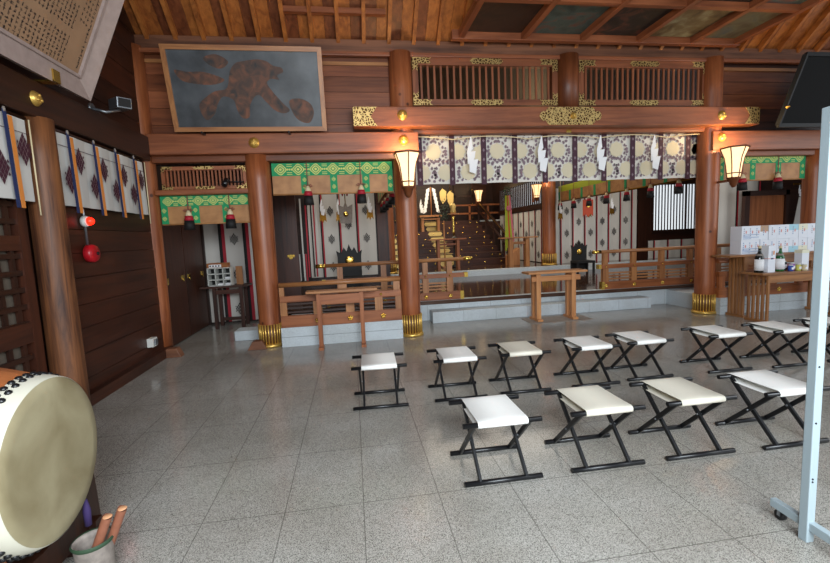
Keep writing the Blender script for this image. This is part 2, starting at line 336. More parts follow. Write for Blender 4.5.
# ------------------------------------------------------------------ rafters
rafter0 = None
xs = [-2.67+.377*i for i in range(36)]
rl = {}
for i, x in enumerate(xs):
    if rafter0 is None:
        mb = MB(); y0, y1 = 6.82-x*0, 4.7
        a = Vector((0, 0, 0)); b_ = Vector((0, y1-6.80, SL*(6.80-y1))); mb.bar(a, b_, .055, .09, 'orange_y')
        rafter0 = mb.build('rafter'); o = rafter0
    else: o = rafter0.copy(); COL.objects.link(o)
    o.location = (x, 6.80, 4.52)
    o['category'] = 'rafter'; o['group'] = 'sloping rafters under the board ceiling'
    o['label'] = 'squared reddish wooden rafter sloping up from the front wall plate under ceiling boards'

# ------------------------------------------------------------------ beams
def beam(name, label, x0, x1, y0, y1, z0, z1, m_):
    t = thing(name, label, 'beam', ((x0+x1)/2, (y0+y1)/2, z0)); bevel(MB().box(x0, x1, y0, y1, z0, z1, m_).build('beam_body', t), .012); return t
beam('wall_plate', 'long brown wall plate carrying the rafter feet above the lattices', -3.0, 12.6, 6.76, 7.0, 4.37, 4.56, 'old_x')
beam('wall_plate', 'thin reddish rail along the top edge of the lattice windows', -3.0, 12.6, 6.72, 6.80, 4.31, 4.37, 'beam_x')
def stud(parent, c, r=.068, ax=(0, -1, 0)):
    mb = MB(); mb.lathe(c, [(r*1.1, 0), (r*1.12, .006), (r*1.0, .010), (r*.92, .022), (r*.75, .034), (r*.45, .044), (r*.02, .048)], 'gold_soft', 24, ax)
    for k in range(3): 
        ax_ = Vector(ax); sd = ax_.cross(Vector((0, 0, 1))).normalized(); an = PI/2+k*2*PI/3
        mb.lathe(Vector(c)+ax_*.035+(sd*math.cos(an)+Vector((0, 0, 1))*math.sin(an))*r*.45, [(r*.26, 0), (r*.24, .012), (r*.02, .018)], 'gold_soft', 10, ax)
    return mb.build('gold_stud', parent)
tb = beam('tie_beam', 'thick brown tie beam under the dark painting', -2.76, 1.09, 6.60, 6.86, 2.885, 3.175, 'beam_x')
stud(tb, (-1.315, 6.60, 3.035)); stud(tb, (.86, 6.60, 3.05))
tb = beam('tie_beam', 'thick brown tie beam running behind the tilted black board', 6.13, 12.6, 6.60, 6.86, 2.83, 3.15, 'beam_x'); stud(tb, (6.29, 6.60, 3.045))
tb = beam('lintel_rail', 'slim reddish rail directly below the painted tie beam', -2.76, .75, 6.70, 6.86, 2.79, 2.885, 'upper_x')
tb = beam('lintel_rail', 'slim reddish rail above the green bordered blind by the sake table', 6.3, 12.6, 6.70, 6.86, 2.83-.09, 2.83, 'upper_x')
tb = beam('lintel_rail', 'slim reddish rail from which the broad patterned curtain hangs', 1.0, 6.1, 6.72, 6.86, 3.17, 3.235, 'beam_x')
lb = beam('long_tie_beam', 'long upper tie beam with gold scroll plates above the patterned curtain', .12, 6.90, 6.50, 6.78, 3.225, 3.515, 'beam_x')
stud(lb, (.845, 6.50, 3.39)); stud(lb, (6.185, 6.50, 3.375))
# gold plates on the beam
def plate_end(x0, x1, notch):
    z0, z1 = 3.235, 3.505; h = z1-z0
    if notch > 0: pts = [(0, 0), (x1-x0, 0), (x1-x0-.05, h*.25), (x1-x0-.09, h*.5), (x1-x0-.05, h*.75), (x1-x0, h), (0, h)]
    else: pts = [(0, 0), (x1-x0, 0), (x1-x0, h), (0, h), (.05, h*.75), (.09, h*.5), (.05, h*.25)]
    mb = MB(); mb.poly(pts, (x0, 6.499, z0), (1, 0, 0), (0, 0, 1), .006, 'scroll')
    for a, b_ in ((0, 1), (3, 4)): pass
    return mb.build('gold_plate', lb)
plate_end(.122, .47, 1); plate_end(6.62, 6.895, -1)
pts = []
for sgn in (1, -1):
    seq = [(.52, 0), (.50, .05), (.45, .075), (.42, .06), (.40, .10), (.36, .135), (-.36, .135), (-.40, .10), (-.42, .06), (-.45, .075), (-.50, .05)]
    pts += [(x, y*1) for x, y in seq] if sgn == 1 else [(-x, -y) for x, y in seq]
mb = MB(); mb.poly(pts, (3.51, 6.499, 3.37), (1, 0, 0), (0, 0, 1), .008, 'scroll'); mb.build('gold_plate', lb); stud(lb, (3.55, 6.49, 3.37), .045)
# left beam along the wall
t = thing('side_tie_beam', 'dark heavy tie beam over the white side curtains', 'beam', (-2.7, 2, 2.76)); bevel(MB().box(-2.96, -2.72, -3.2, 6.6, 2.80, 3.13, 'dark_y').build('beam_body', t), .012); stud(t, (-2.72, 4.40, 2.96), .06, (1, 0, 0))
t = solo(MB().box(-.80, .66, 6.44, 6.52, 4.765, 4.84, 'beam_x'), 'purlin', 'short pale purlin crossing just beneath the bright orange rafters', 'beam')

# ------------------------------------------------------------------ pillars
def pillar(x, y, label, z1=4.37, r0=.158, r1=.178, sleeve=True, m_='pillar_z', z0=0, pedestal=True):
    t = thing('pillar', label, 'pillar', (x, y, z0))
    zz = [z0+(z1-z0)*k/8 for k in range(9)]; MB().lathe((x, y, 0), [(r0+(r1-r0)*min(1, (z-z0)/2.8), z) for z in zz], m_, 40).build('shaft', t)
    if sleeve:
        mb = MB(); n = 24; mb.lathe((x, y, z0), [(r0+.006, .04), (r0+.008, .345)], 'sleeve_gap', 40)
        for k in range(n): a = 2*PI*k/n; mb.tube([(x+(r0+.010)*math.cos(a), y+(r0+.010)*math.sin(a), z0+.045), (x+(r0+.012)*math.cos(a), y+(r0+.012)*math.sin(a), z0+.352)], .0125, 'gold_soft', 8)
        mb.lathe((x, y, z0), [(r0+.036, .0), (r0+.038, .03), (r0+.022, .05), (r0+.004, .055)], 'gold_soft', 40)
        mb.build('brass_sleeve', t)
    return t
pillar(-1.33, 6.80, 'round pillar with brass sleeve between the narrow and middle blinds', 2.89)
pillar(.88, 6.80, 'round pillar carrying a lit lantern beside the railing with a wall rack', 4.37)
pillar(6.23, 6.80, 'round pillar carrying a lit lantern beside the table of boxes', 4.37)
pillar(8.42, 6.80, 'round pillar rising behind the stacked white gift boxes', 2.85)
pillar(-2.93, 6.80, 'corner pillar without metal where plank wall meets front wall', 4.4, sleeve=False)
pillar(-2.80, 4.50, 'weathered pillar with swirling grain behind the big drum', 2.81, r0=.142, r1=.132, sleeve=False, m_='aged_z')
t = thing('pillar', 'short upper pillar standing on the long beam between two lattice windows', 'pillar', (3.61, 6.80, 3.5)); MB().lathe((3.61, 6.80, 0), [(.178, 3.5), (.178, 4.38)], 'upper_z', 40).build('shaft', t)
for (x, lab) in ((1.05, 'round pillar deep in the hall beside the altar stairs'), (6.07, 'round pillar deep in the hall carrying a small lit lantern')):
    pillar(x, 12.6, lab, 4.5, r0=.20, r1=.20, z0=.53)
# wooden stumps at pillar feet
def wedge(x, y, label):
    mb = MB(); mb.poly([(-.14, 0), (.14, 0), (.08, .13), (-.06, .13)], (x, y+.07, 0), (1, 0, 0), (0, 0, 1), .14, 'old_x'); bevel(solo(mb, 'wooden_wedge', label, 'block'), .008)
wedge(-1.5, 6.62, 'small brown wooden wedge at the foot of the brass sleeved pillar'); wedge(-2.68, 6.55, 'small brown wooden wedge on the floor near the wall socket')
mb = MB(); mb.box(-2.0, -1.50, 7.28, 7.60, 0, .16, 'stone_plain'); bevel(solo(mb, 'stone_block', 'pale granite block on the floor in front of the raised platform corner', 'stone block'), .006)

# ------------------------------------------------------------------ lattice transoms
def lattice(label, x0, x1, y, z0, z1, n, fr=.09, slat=.032, m_='beam'):
    t = thing('lattice_transom', label, 'lattice window', ((x0+x1)/2, y, z0), 'gold cornered lattice transoms')
    mb = MB(); mb.box(x0, x1, y-.05, y+.05, z0, z0+fr, m_+'_x').box(x0, x1, y-.05, y+.05, z1-fr*1.2, z1, m_+'_x').box(x0, x0+fr, y-.05, y+.05, z0+fr, z1-fr*1.2, m_+'_z').box(x1-fr, x1, y-.05, y+.05, z0+fr, z1-fr*1.2, m_+'_z')
    mb.build('frame', t); mb = MB(); W = x1-x0-2*fr
    for k in range(n): xc = x0+fr+W*(k+.5)/n; mb.box(xc-slat/2, xc+slat/2, y-.02, y+.005, z0+fr-.01, z1-fr*1.2+.01, m_+'_z')
    mb.build('slats', t)
    f = fr*.95; L = .30 if x1-x0 > 1.6 else .17; H = .2 if z1-z0 > .5 else .1
    for sx in (0, 1):
        for sz in (0, 1):
            X = (lambda v: x0+v) if sx == 0 else (lambda v: x1-v); Z = (lambda v: z0+v) if sz == 0 else (lambda v: z1-v)
            p = [(X(.0), Z(0)), (X(L), Z(0)), (X(L-.04), Z(f/2)), (X(L), Z(f)), (X(f), Z(f)), (X(f), Z(H)), (X(f/2), Z(H-.04)), (X(0), Z(H))]
            if (sx+sz) % 2: p = p[::-1]
            MB().poly([(a, b_) for a, b_ in p], (0, y-.051, 0), (1, 0, 0), (0, 0, 1), .004, 'scroll').build('corner_plate', t)
    xc = (x0+x1)/2; w_ = .27 if x1-x0 > 1.6 else .15
    for zz in (z0+f/2, z1-f/2):
        q = [(xc-w_, zz), (xc-w_+.04, zz-f/2), (xc+w_-.04, zz-f/2), (xc+w_, zz), (xc+w_-.04, zz+f/2), (xc-w_+.04, zz+f/2)]
        MB().poly(q, (0, y-.051, 0), (1, 0, 0), (0, 0, 1), .004, 'scroll').build('middle_plate', t)
    return t
lattice('wide lattice window with gold corners right above the lit lantern and rack', 1.06, 3.42, 6.80, 3.605, 4.31, 21)
lattice('wide lattice window with gold corners nearer the tilted black board', 3.79, 6.12, 6.80, 3.605, 4.31, 23)
lattice('small lattice window with gold trim above the narrow blind', -2.66, -1.49, 6.78, 2.41, 2.74, 21, .045, .022)
beam('head_rail', 'plain brown head rail under the small lattice window', -2.76, -1.45, 6.70, 6.86, 2.335, 2.41, 'beam_x')

# thin battens of the upper wall
mb = MB(); mb.box(-2.75, .7, 6.80, 6.84, 4.20, 4.25, 'rail_x'); solo(mb, 'wall_batten', 'pale thin batten along the plank wall behind the dark painting', 'batten')
mb = MB(); mb.box(6.36, 8.6, 6.80, 6.84, 4.20, 4.25, 'rail_x'); solo(mb, 'wall_batten', 'pale thin batten above the tilted black board', 'batten')

# ------------------------------------------------------------------ coffered painted ceiling
t = thing('coffered_ceiling', 'painted coffered ceiling panel hung in front of the rafters', 'ceiling panel', (4.2, 5.6, 4.46))
CX = [1.78, 2.75, 3.70, 4.65, 5.60, 6.40]; CZ = 4.485
mb = MB(); mb.box(1.64, 6.48, 6.50, 6.60, CZ, CZ+.13, 'beam_x'); bevel(mb.build('edge_board', t), .006)
for X in CX: MB().box(X-.04, X+.04, 3.6, 6.55, CZ+.01, CZ+.12, 'beam_y').build('rib', t)
for Y in (5.5, 4.5): MB().box(1.7, 6.44, Y-.04, Y+.04, CZ+.02, CZ+.11, 'beam_x').build('cross_rib', t)
pm = ['panel_a', 'panel_b', 'panel_c', 'panel_d', 'panel_e']
for i in range(5):
    for j, (ya, yb) in enumerate(((5.5, 6.5), (4.5, 5.5), (3.6, 4.5))):
        MB().box(CX[i]+.04, CX[i+1]-.04, ya+.03, yb-.01, CZ+.10, CZ+.125, pm[(i+j*2) % 5]).build('painted_panel', t)

# ------------------------------------------------------------------ dark painting, leaning forward
t = thing('framed_painting', 'large dark framed painting of a brown beast leaning from the wall', 'painting', (-1.3, 6.5, 3.17))
A = Vector((-2.32, 6.50, 3.17)); ex = Vector((1, 0, 0)); ey = Vector((0, -.25, 1.02)).normalized(); W_, H_ = 2.055, 1.075
def pic(pts, th, m_, d=0.0): 
    nn = ex.cross(ey); return MB().poly(pts, A+nn*d, ex, ey, th, m_)
fr = .06
mb = MB(); nn = ex.cross(ey)
for pts_, m_ in ((((0, 0), (W_, 0), (W_-fr, fr), (fr, fr)), 'rail_x'), (((0, H_), (fr, H_-fr), (W_-fr, H_-fr), (W_, H_)), 'rail_x'), (((0, 0), (fr, fr), (fr, H_-fr), (0, H_)), 'rail_z'), (((W_, 0), (W_, H_), (W_-fr, H_-fr), (W_-fr, fr)), 'rail_z')):
    mb.poly(pts_, A, ex, ey, .045, m_)
mb.build('frame', t)
pic([(fr, fr), (W_-fr, fr), (W_-fr, H_-fr), (fr, H_-fr)], .02, 'painting_ground', .0).build('canvas', t)
def blob(pts, s=1): return [(x*W_, (1-y)*H_) for x, y in pts][::-1]
beastpts = [(.40, .30), (.44, .20), (.50, .17), (.58, .15), (.64, .17), (.68, .22), (.73, .24), (.74, .29), (.70, .33), (.71, .38), (.66, .37), (.63, .42), (.66, .52), (.72, .66), (.76, .74), (.72, .78), (.66, .74), (.61, .64), (.57, .56), (.53, .60), (.50, .70), (.49, .82), (.45, .84), (.42, .76), (.40, .62), (.34, .58), (.30, .66), (.27, .78), (.22, .86), (.19, .80), (.18, .68), (.22, .60), (.29, .52), (.37, .48)]
mb = MB(); nnv = ex.cross(ey)
def catmull(p, n=5):
    out = []
    for i in range(len(p)):
        a, b_, c, d = [Vector(p[(i+k) % len(p)]) for k in (-1, 0, 1, 2)]
        for j in range(n):
            t_ = j/n; v = .5*((2*b_)+(c-a)*t_+(2*a-5*b_+4*c-d)*t_*t_+(3*b_-a-3*c+d)*t_**3); out.append((v.x, v.y))
    return out
def smearpoly(mb, pts, d):
    q = catmull(blob(pts)); o_ = A+nnv*d
    mb.poly(q, o_, ex, ey, .003, 'beast')
smearpoly(mb, beastpts, .019)
smearpoly(mb, [(.06, .28), (.14, .30), (.24, .30), (.36, .38), (.30, .44), (.20, .44), (.10, .40)], .0185)
smearpoly(mb, [(.25, .14), (.33, .10), (.40, .18), (.35, .26), (.28, .22)], .0185)
smearpoly(mb, [(.76, .64), (.83, .60), (.90, .66), (.92, .78), (.88, .90), (.80, .84)], .0185)
mb.build('painted_figure', t)
for xx in (.17, .74):
    p = A+ex*(W_*xx); MB().box(p.x-.012, p.x+.012, 6.455, 6.605, 3.14, 3.165, 'iron').build('hanger', t)
    q = A+ex*(W_*xx)+ey*(H_*.95); MB().tube([q, Vector((q.x, 6.85, q.z+.1))], .006, 'iron', 6).build('hanging_wire', t)

# tilted black board at the far corner
t = thing('black_board', 'large black framed board tilted forward on the tie beam', 'board', (7.8, 6.25, 3.14))
A = Vector((6.98, 6.28, 3.15)); ey = Vector((.12, -.30, 1.02)).normalized(); ex = Vector((1, 0, 0)); ex = (ex-ey*ex.dot(ey)).normalized(); ex = Vector((1, 0, 0))
MB().poly([(0, 0), (1.9, 0), (1.9, 1.04), (0, 1.04)], A, ex, ey, .03, 'screen_black').build('panel', t)
mb = MB(); nb = ex.cross(ey).normalized()
for a, b_ in (((0, 0), (1.9, 0)), ((0, 1.04), (1.9, 1.04)), ((0, 0), (0, 1.04)), ((1.9, 0), (1.9, 1.04))):
    mb.bar(A+ex*a[0]+ey*a[1]+nb*.03, A+ex*b_[0]+ey*b_[1]+nb*.03, .05, .06, 'black_matte')
mb.build('frame', t); stud(t, A+ey*.28+nb*.06, .02)

# inscription plaque over the side beam
t = thing('inscribed_plaque', 'pale framed plaque with columns of dark writing leaning over the side beam', 'plaque', (-2.5, 3.8, 3.09))
B = Vector((-2.675, 5.03, 3.165)); top = Vector((.36, 0, .84)).normalized(); ex = Vector((0, -1, 0)); ey = top; ex = Vector((0, 1, 0)); Wp, Hp = 2.5, 1.25
A = B-ex*Wp   # outline from far lower corner back to lower far end; normal faces the room
nrm = ex.cross(ey)   # (0,1,0)x(top) -> +x-ish
fr = .17; mb = MB()
q = [((0, 0), (Wp, 0), (Wp-fr, fr), (fr, fr)), ((0, Hp), (fr, Hp-fr), (Wp-fr, Hp-fr), (Wp, Hp)), ((0, 0), (fr, fr), (fr, Hp-fr), (0, Hp)), ((Wp, 0), (Wp, Hp), (Wp-fr, Hp-fr), (Wp-fr, fr))]
def bevframe(mb, quads, o, th_out, th_in, m_):
    for pts_ in quads:
        vs = []
        for (x_, y_) in pts_:
            inner = fr*.9 < x_ < Wp-fr*.9 or (abs(x_-fr) < 1e-6 or abs(x_-(Wp-fr)) < 1e-6)
            inner = inner and (fr*.9 < y_ < Hp-fr*.9)
            vs.append(o+ex*x_+ey*y_+nrm*(th_in if inner else th_out))
        k = len(vs); vb = [o+ex*x_+ey*y_-nrm*.03 for x_, y_ in pts_]
        mb.add(vs+vb, [tuple(range(k)), tuple(range(k, 2*k))[::-1]]+[(i, k+i, k+(i+1) % k, (i+1) % k) for i in range(k)], m_)
bevframe(mb, q, A, .09, .02, 'silver_frame'); mb.build('frame', t)
mb = MB(); e_ = .02
for a, b_ in (((fr, fr), (Wp-fr, fr)), ((Wp-fr, fr), (Wp-fr, Hp-fr)), ((fr, Hp-fr), (Wp-fr, Hp-fr)), ((fr, fr), (fr, Hp-fr))):
    mb.bar(A+ex*a[0]+ey*a[1]+nrm*.03, A+ex*b_[0]+ey*b_[1]+nrm*.03, .03, .03, 'silver_frame')
mb.build('inner_moulding', t)
MB().poly([(fr, fr), (Wp-fr, fr), (Wp-fr, Hp-fr), (fr, Hp-fr)], A, ex, ey, .018, 'plaque_board').build('board', t)
# writing: small brush-like marks in vertical columns grouped in blocks
mb = MB(); rr = random.Random(11)
def glyph(cx, cy, s):
    o = A+nrm*.0195
    for k in range(rr.randint(3, 5)):
        if rr.random() < .5: w_, h_ = s*rr.uniform(.5, .9), s*.13
        else: w_, h_ = s*.13, s*rr.uniform(.5, .9)
        x_ = cx+rr.uniform(-.2, .2)*s; y_ = cy+rr.uniform(-.3, .3)*s
        mb.quad([o+ex*(x_-w_/2)+ey*(y_-h_/2), o+ex*(x_+w_/2)+ey*(y_-h_/2), o+ex*(x_+w_/2)+ey*(y_+h_/2), o+ex*(x_-w_/2)+ey*(y_+h_/2)], 'ink')
y_ = Hp-fr-.04
while y_ > fr+.04: glyph(Wp-fr-.06, y_, .038); y_ -= .042
for cc in (.115, .16, .205):
    y_ = Hp-fr-.1*(cc*10-.8)
    while y_ > fr+.45: glyph(Wp-fr-cc, y_, .034); y_ -= .05
for (ya, yb) in ((fr+.04, fr+.27), (fr+.36, fr+.56), (fr+.64, fr+.86)):
    x_ = Wp-fr-.28
    while x_ > .3:
        y_ = yb
        while y_ > ya: glyph(x_, y_, .034); y_ -= .038
        x_ -= .047
mb.build('writing', t)
for yy in (4.50, 3.2): 
    mb = MB(); mb.box(-2.74, -2.58, yy-.045, yy+.045, 3.13, 3.145, 'brass').box(-2.59, -2.575, yy-.045, yy+.045, 3.13, 3.24, 'brass'); mb.build('bracket', t)

# ------------------------------------------------------------------ side noren
def crest(mb, c, ex, ey, n_, w_, h_, m_, f=9.5):
    """lozenge of 4x4 small diamonds with side curls"""
    c = Vector(c); ex = Vector(ex); ey = Vector(ey); n_ = Vector(n_)
    for i in range(4):
        for j in range(4):
            if (i, j) in ((0, 3), (3, 0)) : pass
            u = (i-j)*w_/8; v = (i+j-3)*h_/8
            a, b_ = w_/f, h_/f; p = c+ex*u+ey*v+n_*.003
            mb.quad([p-ex*a, p-ey*b_, p+ex*a, p+ey*b_], m_)
    for s in (-1, 1):
        for v in (-.18, .18): 
            p = c+ex*(s*w_*.42)+ey*(v*h_)+n_*.003; mb.quad([p-ex*w_*.07, p-ey*h_*.06, p+ex*w_*.07, p+ey*h_*.06], m_)
def side_noren(label, y0, y1, seams, crests):
    K = 1.032; y0 *= K; y1 *= K; seams = [q*K for q in seams]; crests = [(a*K, 1.6+(b_-1.6)*K) for a, b_ in crests]
    t = thing('side_curtain', label, 'curtain', (-2.63, (y0+y1)/2, 2.02)); X = -2.755; z0, z1 = 2.044, 2.745
    n = 40; mb = MB(); vs = []
    for k in range(n+1):
        y = y0+(y1-y0)*k/n
        for z, am in ((z0, .022), (z1, .006)): vs.append((X+am*math.sin(y*13)+.004*math.sin(y*41), y, z))
    mb.add(vs, [(2*k, 2*k+2, 2*k+3, 2*k+1) for k in range(n)], 'cloth', True)
    mb.box(X-.006, X-.004, y0, y1, z0, z1, 'cloth')
    o = mb.build('cloth_panel', t)
    mb = MB(); mb.box(X+.014, X+.017, y0, y1, z1-.125, z1-.121, 'maroon'); mb.build('stitched_hem', t)
    for (y, z) in crests:
        mb = MB(); crest(mb, (X+.03, y, z), (0, 1, 0), (0, 0, 1), (1, 0, 0), .16, .29, 'maroon', 8.6); mb.build('crest', t)
    for y in seams:
        sy = .004
        MB().bar((X+.03, y, z1+.02), (X+.042, y+sy, z0-.07), .003, .040, 'navy', (0, 1, 0)).build('navy_ribbon', t)
        MB().bar((X+.034, y+.048, z1-.02), (X+.046, y+.048+sy, z0-.07), .003, .045, 'orange_ribbon', (0, 1, 0)).build('orange_ribbon', t)
        MB().lathe((X+.03, y, z1+.0), [(.010, 0), (.014, .015), (.008, .04)], 'mount', 10).build('hook_knob', t)
    for y in (y1-.01,): MB().tube([(X+.035, y, z1), (X+.035, y, z0-.12)], .006, 'cream', 6).build('cord', t)
    MB().tube([(X-.02, y0-.03, z1+.025), (X-.02, y1+.03, z1+.025)], .014, 'dark_y', 8).build('curtain_rod', t)
side_noren('white crested curtain with navy and orange ribbons between the two side pillars', 4.47, 6.2, [4.66, 5.08, 5.50, 5.92],
           [(4.80, 2.48), (4.62, 2.28), (5.22, 2.46), (5.02, 2.26), (5.64, 2.46), (5.44, 2.26), (6.06, 2.46), (5.84, 2.26)])
side_noren('white crested curtain with ribbons above the lattice door behind the drum', 2.2, 4.16, [3.90, 3.45, 3.0, 2.55], [(4.06, 2.45), (3.80, 2.27), (3.6, 2.45), (3.3, 2.27)])

# lattice door (left of the pillar)
t = thing('lattice_door', 'dark wooden lattice door behind the big drum', 'door', (-2.9, 3.3, 0)); X = -2.90
mb = MB()
for z0, z1 in ((0, .14), (.80, .98), (1.62, 1.75), (2.6, 2.76)): mb.box(X-.03, X+.03, 2.2, 4.32, z0, z1, 'plank_y')
for y in (2.2, 3.2, 4.22): mb.box(X-.033, X+.033, y-.003, y+.103, -.0, 2.763, 'plank_z')
mb.build('frame', t); mb = MB()
for k in range(12): y = 2.36+.16*k; mb.box(X-.018, X+.005, y, y+.045, .1, 2.7, 'dark_z')
for k in range(17): z = .2+.15*k; mb.box(X-.004, X+.016, 2.25, 4.3, z, z+.045, 'dark_y')
mb.build('lattice', t)
MB().box(X-.05, X-.035, 2.25, 4.3, .1, 2.7, 'old_paper').build('paper_backing', t)

# fire bell, lamp, conduit
t = thing('fire_alarm', 'red fire bell under a glowing red lamp on the plank wall', 'alarm', (-2.8, 5.08, 1.5))
MB().lathe((-2.83, 5.08, 1.56), [(.075, 0), (.095, .01), (.097, .06), (.085, .085), (.03, .09)], 'red_plastic', 28, (1, 0, 0)).build('bell', t)
MB().lathe((-2.74, 5.10, 1.56), [(.018, 0), (.018, .012)], 'black', 16, (1, 0, 0)).build('bell_centre', t)
MB().lathe((-2.83, 5.08, 1.905), [(.06, 0), (.06, .03), (.045, .05)], 'white_plastic', 24, (1, 0, 0)).build('lamp_base', t)
MB().lathe((-2.78, 5.08, 1.905), [(.040, -.01), (.044, .012), (.036, .035), (.020, .052), (.002, .058)], 'red_glow', 20, (1, 0, 0)).build('red_lamp', t)
MB().tube([(-2.815, 5.08, 1.64), (-2.815, 5.07, 2.35)], .012, 'grey_metal', 8).build('conduit', t)
# socket box
t = thing('wall_socket', 'small grey double socket box low on the plank wall', 'socket', (-2.78, 6.0, .25))
bevel(MB().box(-2.84, -2.76, 6.17, 6.31, .24, .36, 'white_plastic').build('box', t), .006)
bevel(MB().box(-2.76, -2.74, 6.20, 6.28, .26, .34, 'grey_metal').build('cover', t), .004)

# security cameras
t = thing('security_camera', 'silver box security camera on the dark side wall', 'camera', (-2.72, 5.6, 3.2))
MB().tube([(-2.84, 5.50, 3.20), (-2.7, 5.52, 3.16), (-2.62, 5.66, 3.22)], .016, 'grey_metal', 8).build('arm', t)
MB().lathe((-2.84, 5.50, 3.20), [(.06, 0), (.05, .02)], 'grey_metal', 18, (1, 0, 0)).build('wall_mount', t)
mb = MB(); mb.bar((-2.72, 5.80, 3.31), (-2.52, 5.58, 3.28), .15, .12, 'grey_metal'); bevel(mb.build('housing', t), .006)
MB().bar((-2.524, 5.584, 3.2805), (-2.508, 5.567, 3.279), .12, .09, 'black').build('lens_window', t)
t = thing('security_camera', 'tiny black camera mounted on the small lattice window', 'camera', (-1.72, 6.7, 2.45))
MB().tube([(-1.52, 6.712, 2.50), (-1.72, 6.66, 2.50)], .009, 'iron', 8).build('arm', t)
MB().tube([(-1.75, 6.66, 2.53), (-1.77, 6.58, 2.44)], .038, 'black_lacquer', 14).build('housing', t)

# ------------------------------------------------------------------ blinds
def tassel_mesh(t, x, y, z, s=1.0, part='tassel', cord_top=None):
    """one hanging cord with bow and red and black tassel"""
    top = cord_top if cord_top else z+.42*s
    MB().tube([(x, y, top), (x, y, z)], .008*s, 'cord_pink', 6).build('cord', t)
    mb = MB(); 
    for sg in (-1, 1): mb.tube([(x, y, z+.0), (x+sg*.05*s, y-.01, z+.03*s), (x+sg*.085*s, y-.01, z+.005*s), (x+sg*.03*s, y, z-.01*s)], .007*s, 'cord_pink', 6)
    mb.build('bow', t)
    mb = MB(); zz = z-.02*s
    mb.lathe((x, y, zz), [(.02*s, .02), (.040*s, -.02*s), (.058*s, -.07*s)], 'cream', 14)
    mb.lathe((x, y, zz), [(.062*s, -.07*s), (.078*s, -.15*s)], 'red', 14); mb.lathe((x, y, zz), [(.078*s, -.15*s), (.092*s, -.31*s)], 'black', 14)
    return mb.build(part, t)
def flower(mb, c, w_, h_, ex=(1, 0, 0), n_=(0, -1, 0)):
    c = Vector(c); ex = Vector(ex); ey = Vector((0, 0, 1)); n_ = Vector(n_)
    for (a, d, m_) in ((1.0, .001, 'yellow'), (.84, .003, 'green'), (.66, .005, 'yellow'), (.46, .007, 'green'), (.24, .009, 'yellow')):
        pts = []
        for k in range(24):
            t_ = 2*PI*k/24; rad = a*(1+.10*math.cos(4*t_)); pts.append(c+ex*(w_*rad*math.cos(t_))+ey*(h_*rad*math.sin(t_))+n_*d)
        mb.quad(pts, m_)
def blind(label, x0, x1, y, z0, z1, band, strips, tassels, zt, group=None):
    t = thing('bamboo_blind', label, 'blind', ((x0+x1)/2, y, z0))
    MB().box(x0, x1, y-.006, y+.006, z0, z1, 'bamboo').build('bamboo_screen', t)
    mb = MB(); mb.box(x0, x1, y-.012, y-.007, z1-band, z1, 'green')
    n = max(2, round((x1-x0)/(band*1.42))); p_ = (x1-x0)/n
    for k in range(n):
        xc = x0+p_*(k+.5); flower(mb, (xc, y-.0125, z1-band/2), p_*.31, band*.40)
        a = Vector((x0+p_*k, y-.0135, z1-band/2)); 
        for w2, h2, m_ in ((.2, .5, 'yellow'), (.15, .38, 'green'), (.10, .26, 'yellow')):
            pass
        if k:
            for dx in (-.11, 0, .11): mb.quad([a+Vector((dx*p_-p_*.05, 0, 0)), a+Vector((dx*p_, 0, -band*.10)), a+Vector((dx*p_+p_*.05, 0, 0)), a+Vector((dx*p_, 0, band*.10))], 'yellow')
            for sg in (-1, 1):
                for dd in (.24, .38): mb.box(a.x-p_*.15, a.x+p_*.15, a.y-.001, a.y+.0005, a.z+sg*band*dd-.004, a.z+sg*band*dd+.004, 'yellow')
    mb.build('green_brocade_band', t)
    for s_ in strips:
        xs_ = x0+(x1-x0)*s_; w_ = .055; mb = MB(); mb.box(max(x0, xs_-w_), min(x1, xs_+w_), y-.011, y-.007, z0-.01, z1-band, 'green')
        k = 0; zz = z1-band-.06
        while zz > z0+.03: flower(mb, (min(max(xs_, x0+.04), x1-.04), y-.0115, zz), .028, .03); zz -= .115
        mb.build('green_brocade_strip', t)
    MB().tube([(x0, y-.004, z0-.012), (x1, y-.004, z0-.012)], .012, 'bamboo', 8).build('bottom_rod', t)
    for s_ in tassels: tassel_mesh(t, x0+(x1-x0)*s_, y-.06, zt, .85 if band < .2 else 1.0, cord_top=z1)
    return t
blind('narrow bamboo blind with green brocade under the small lattice window', -2.74, -1.48, 6.82, 1.93, 2.33, .15, [.03, .375, .72], [.31, .77], 2.11)
blind('bamboo blind with green brocade above the wooden railing and rack', -1.135, .69, 6.82, 2.32, 2.775, .19, [.26, .50, .77, .985], [.285, .725], 2.42)
blind('bamboo blind with green brocade above the stacked white gift boxes', 6.35, 8.22, 6.82, 2.35, 2.82, .19, [.08, .42, .70, .97], [.285, .67], 2.44)

# blinds along the aisles inside
def aisle_blind(label, X, y0, y1, z0, z1, side, ntas):
    t = thing('bamboo_blind', label, 'blind', (X, (y0+y1)/2, z0)); s = side
    MB().box(X-.006, X+.006, y0, y1, z0, z1, 'bamboo').build('bamboo_screen', t)
    MB().box(X-.012, X+.012, y0, y1, z1-.16, z1+.02, 'lime' if s > 0 else 'green').build('green_brocade_band', t)
    n = 8
    for k in range(n+1):
        y = y0+.05+(y1-y0-.1)*k/n; MB().box(X-.012, X+.012, y-.05, y+.05, z0-.01, z1-.16, 'green').build('green_brocade_strip', t)
    MB().tube([(X, y0, z0), (X, y1, z0)], .02, 'brass_dark', 8).build('bottom_rod', t)
    for y in (y0+.3, (y0+y1)/2, y1-.3): MB().tube([(X, y, z1), (X, y, 4.5)], .008, 'cord_pink', 6).build('hanging_cord', t)
    for k in range(ntas):
        y = y0+.25+(y1-y0-.5)*k/(ntas-1); tassel_mesh(t, X-s*.08, y, z0+.02, .85, cord_top=z1)
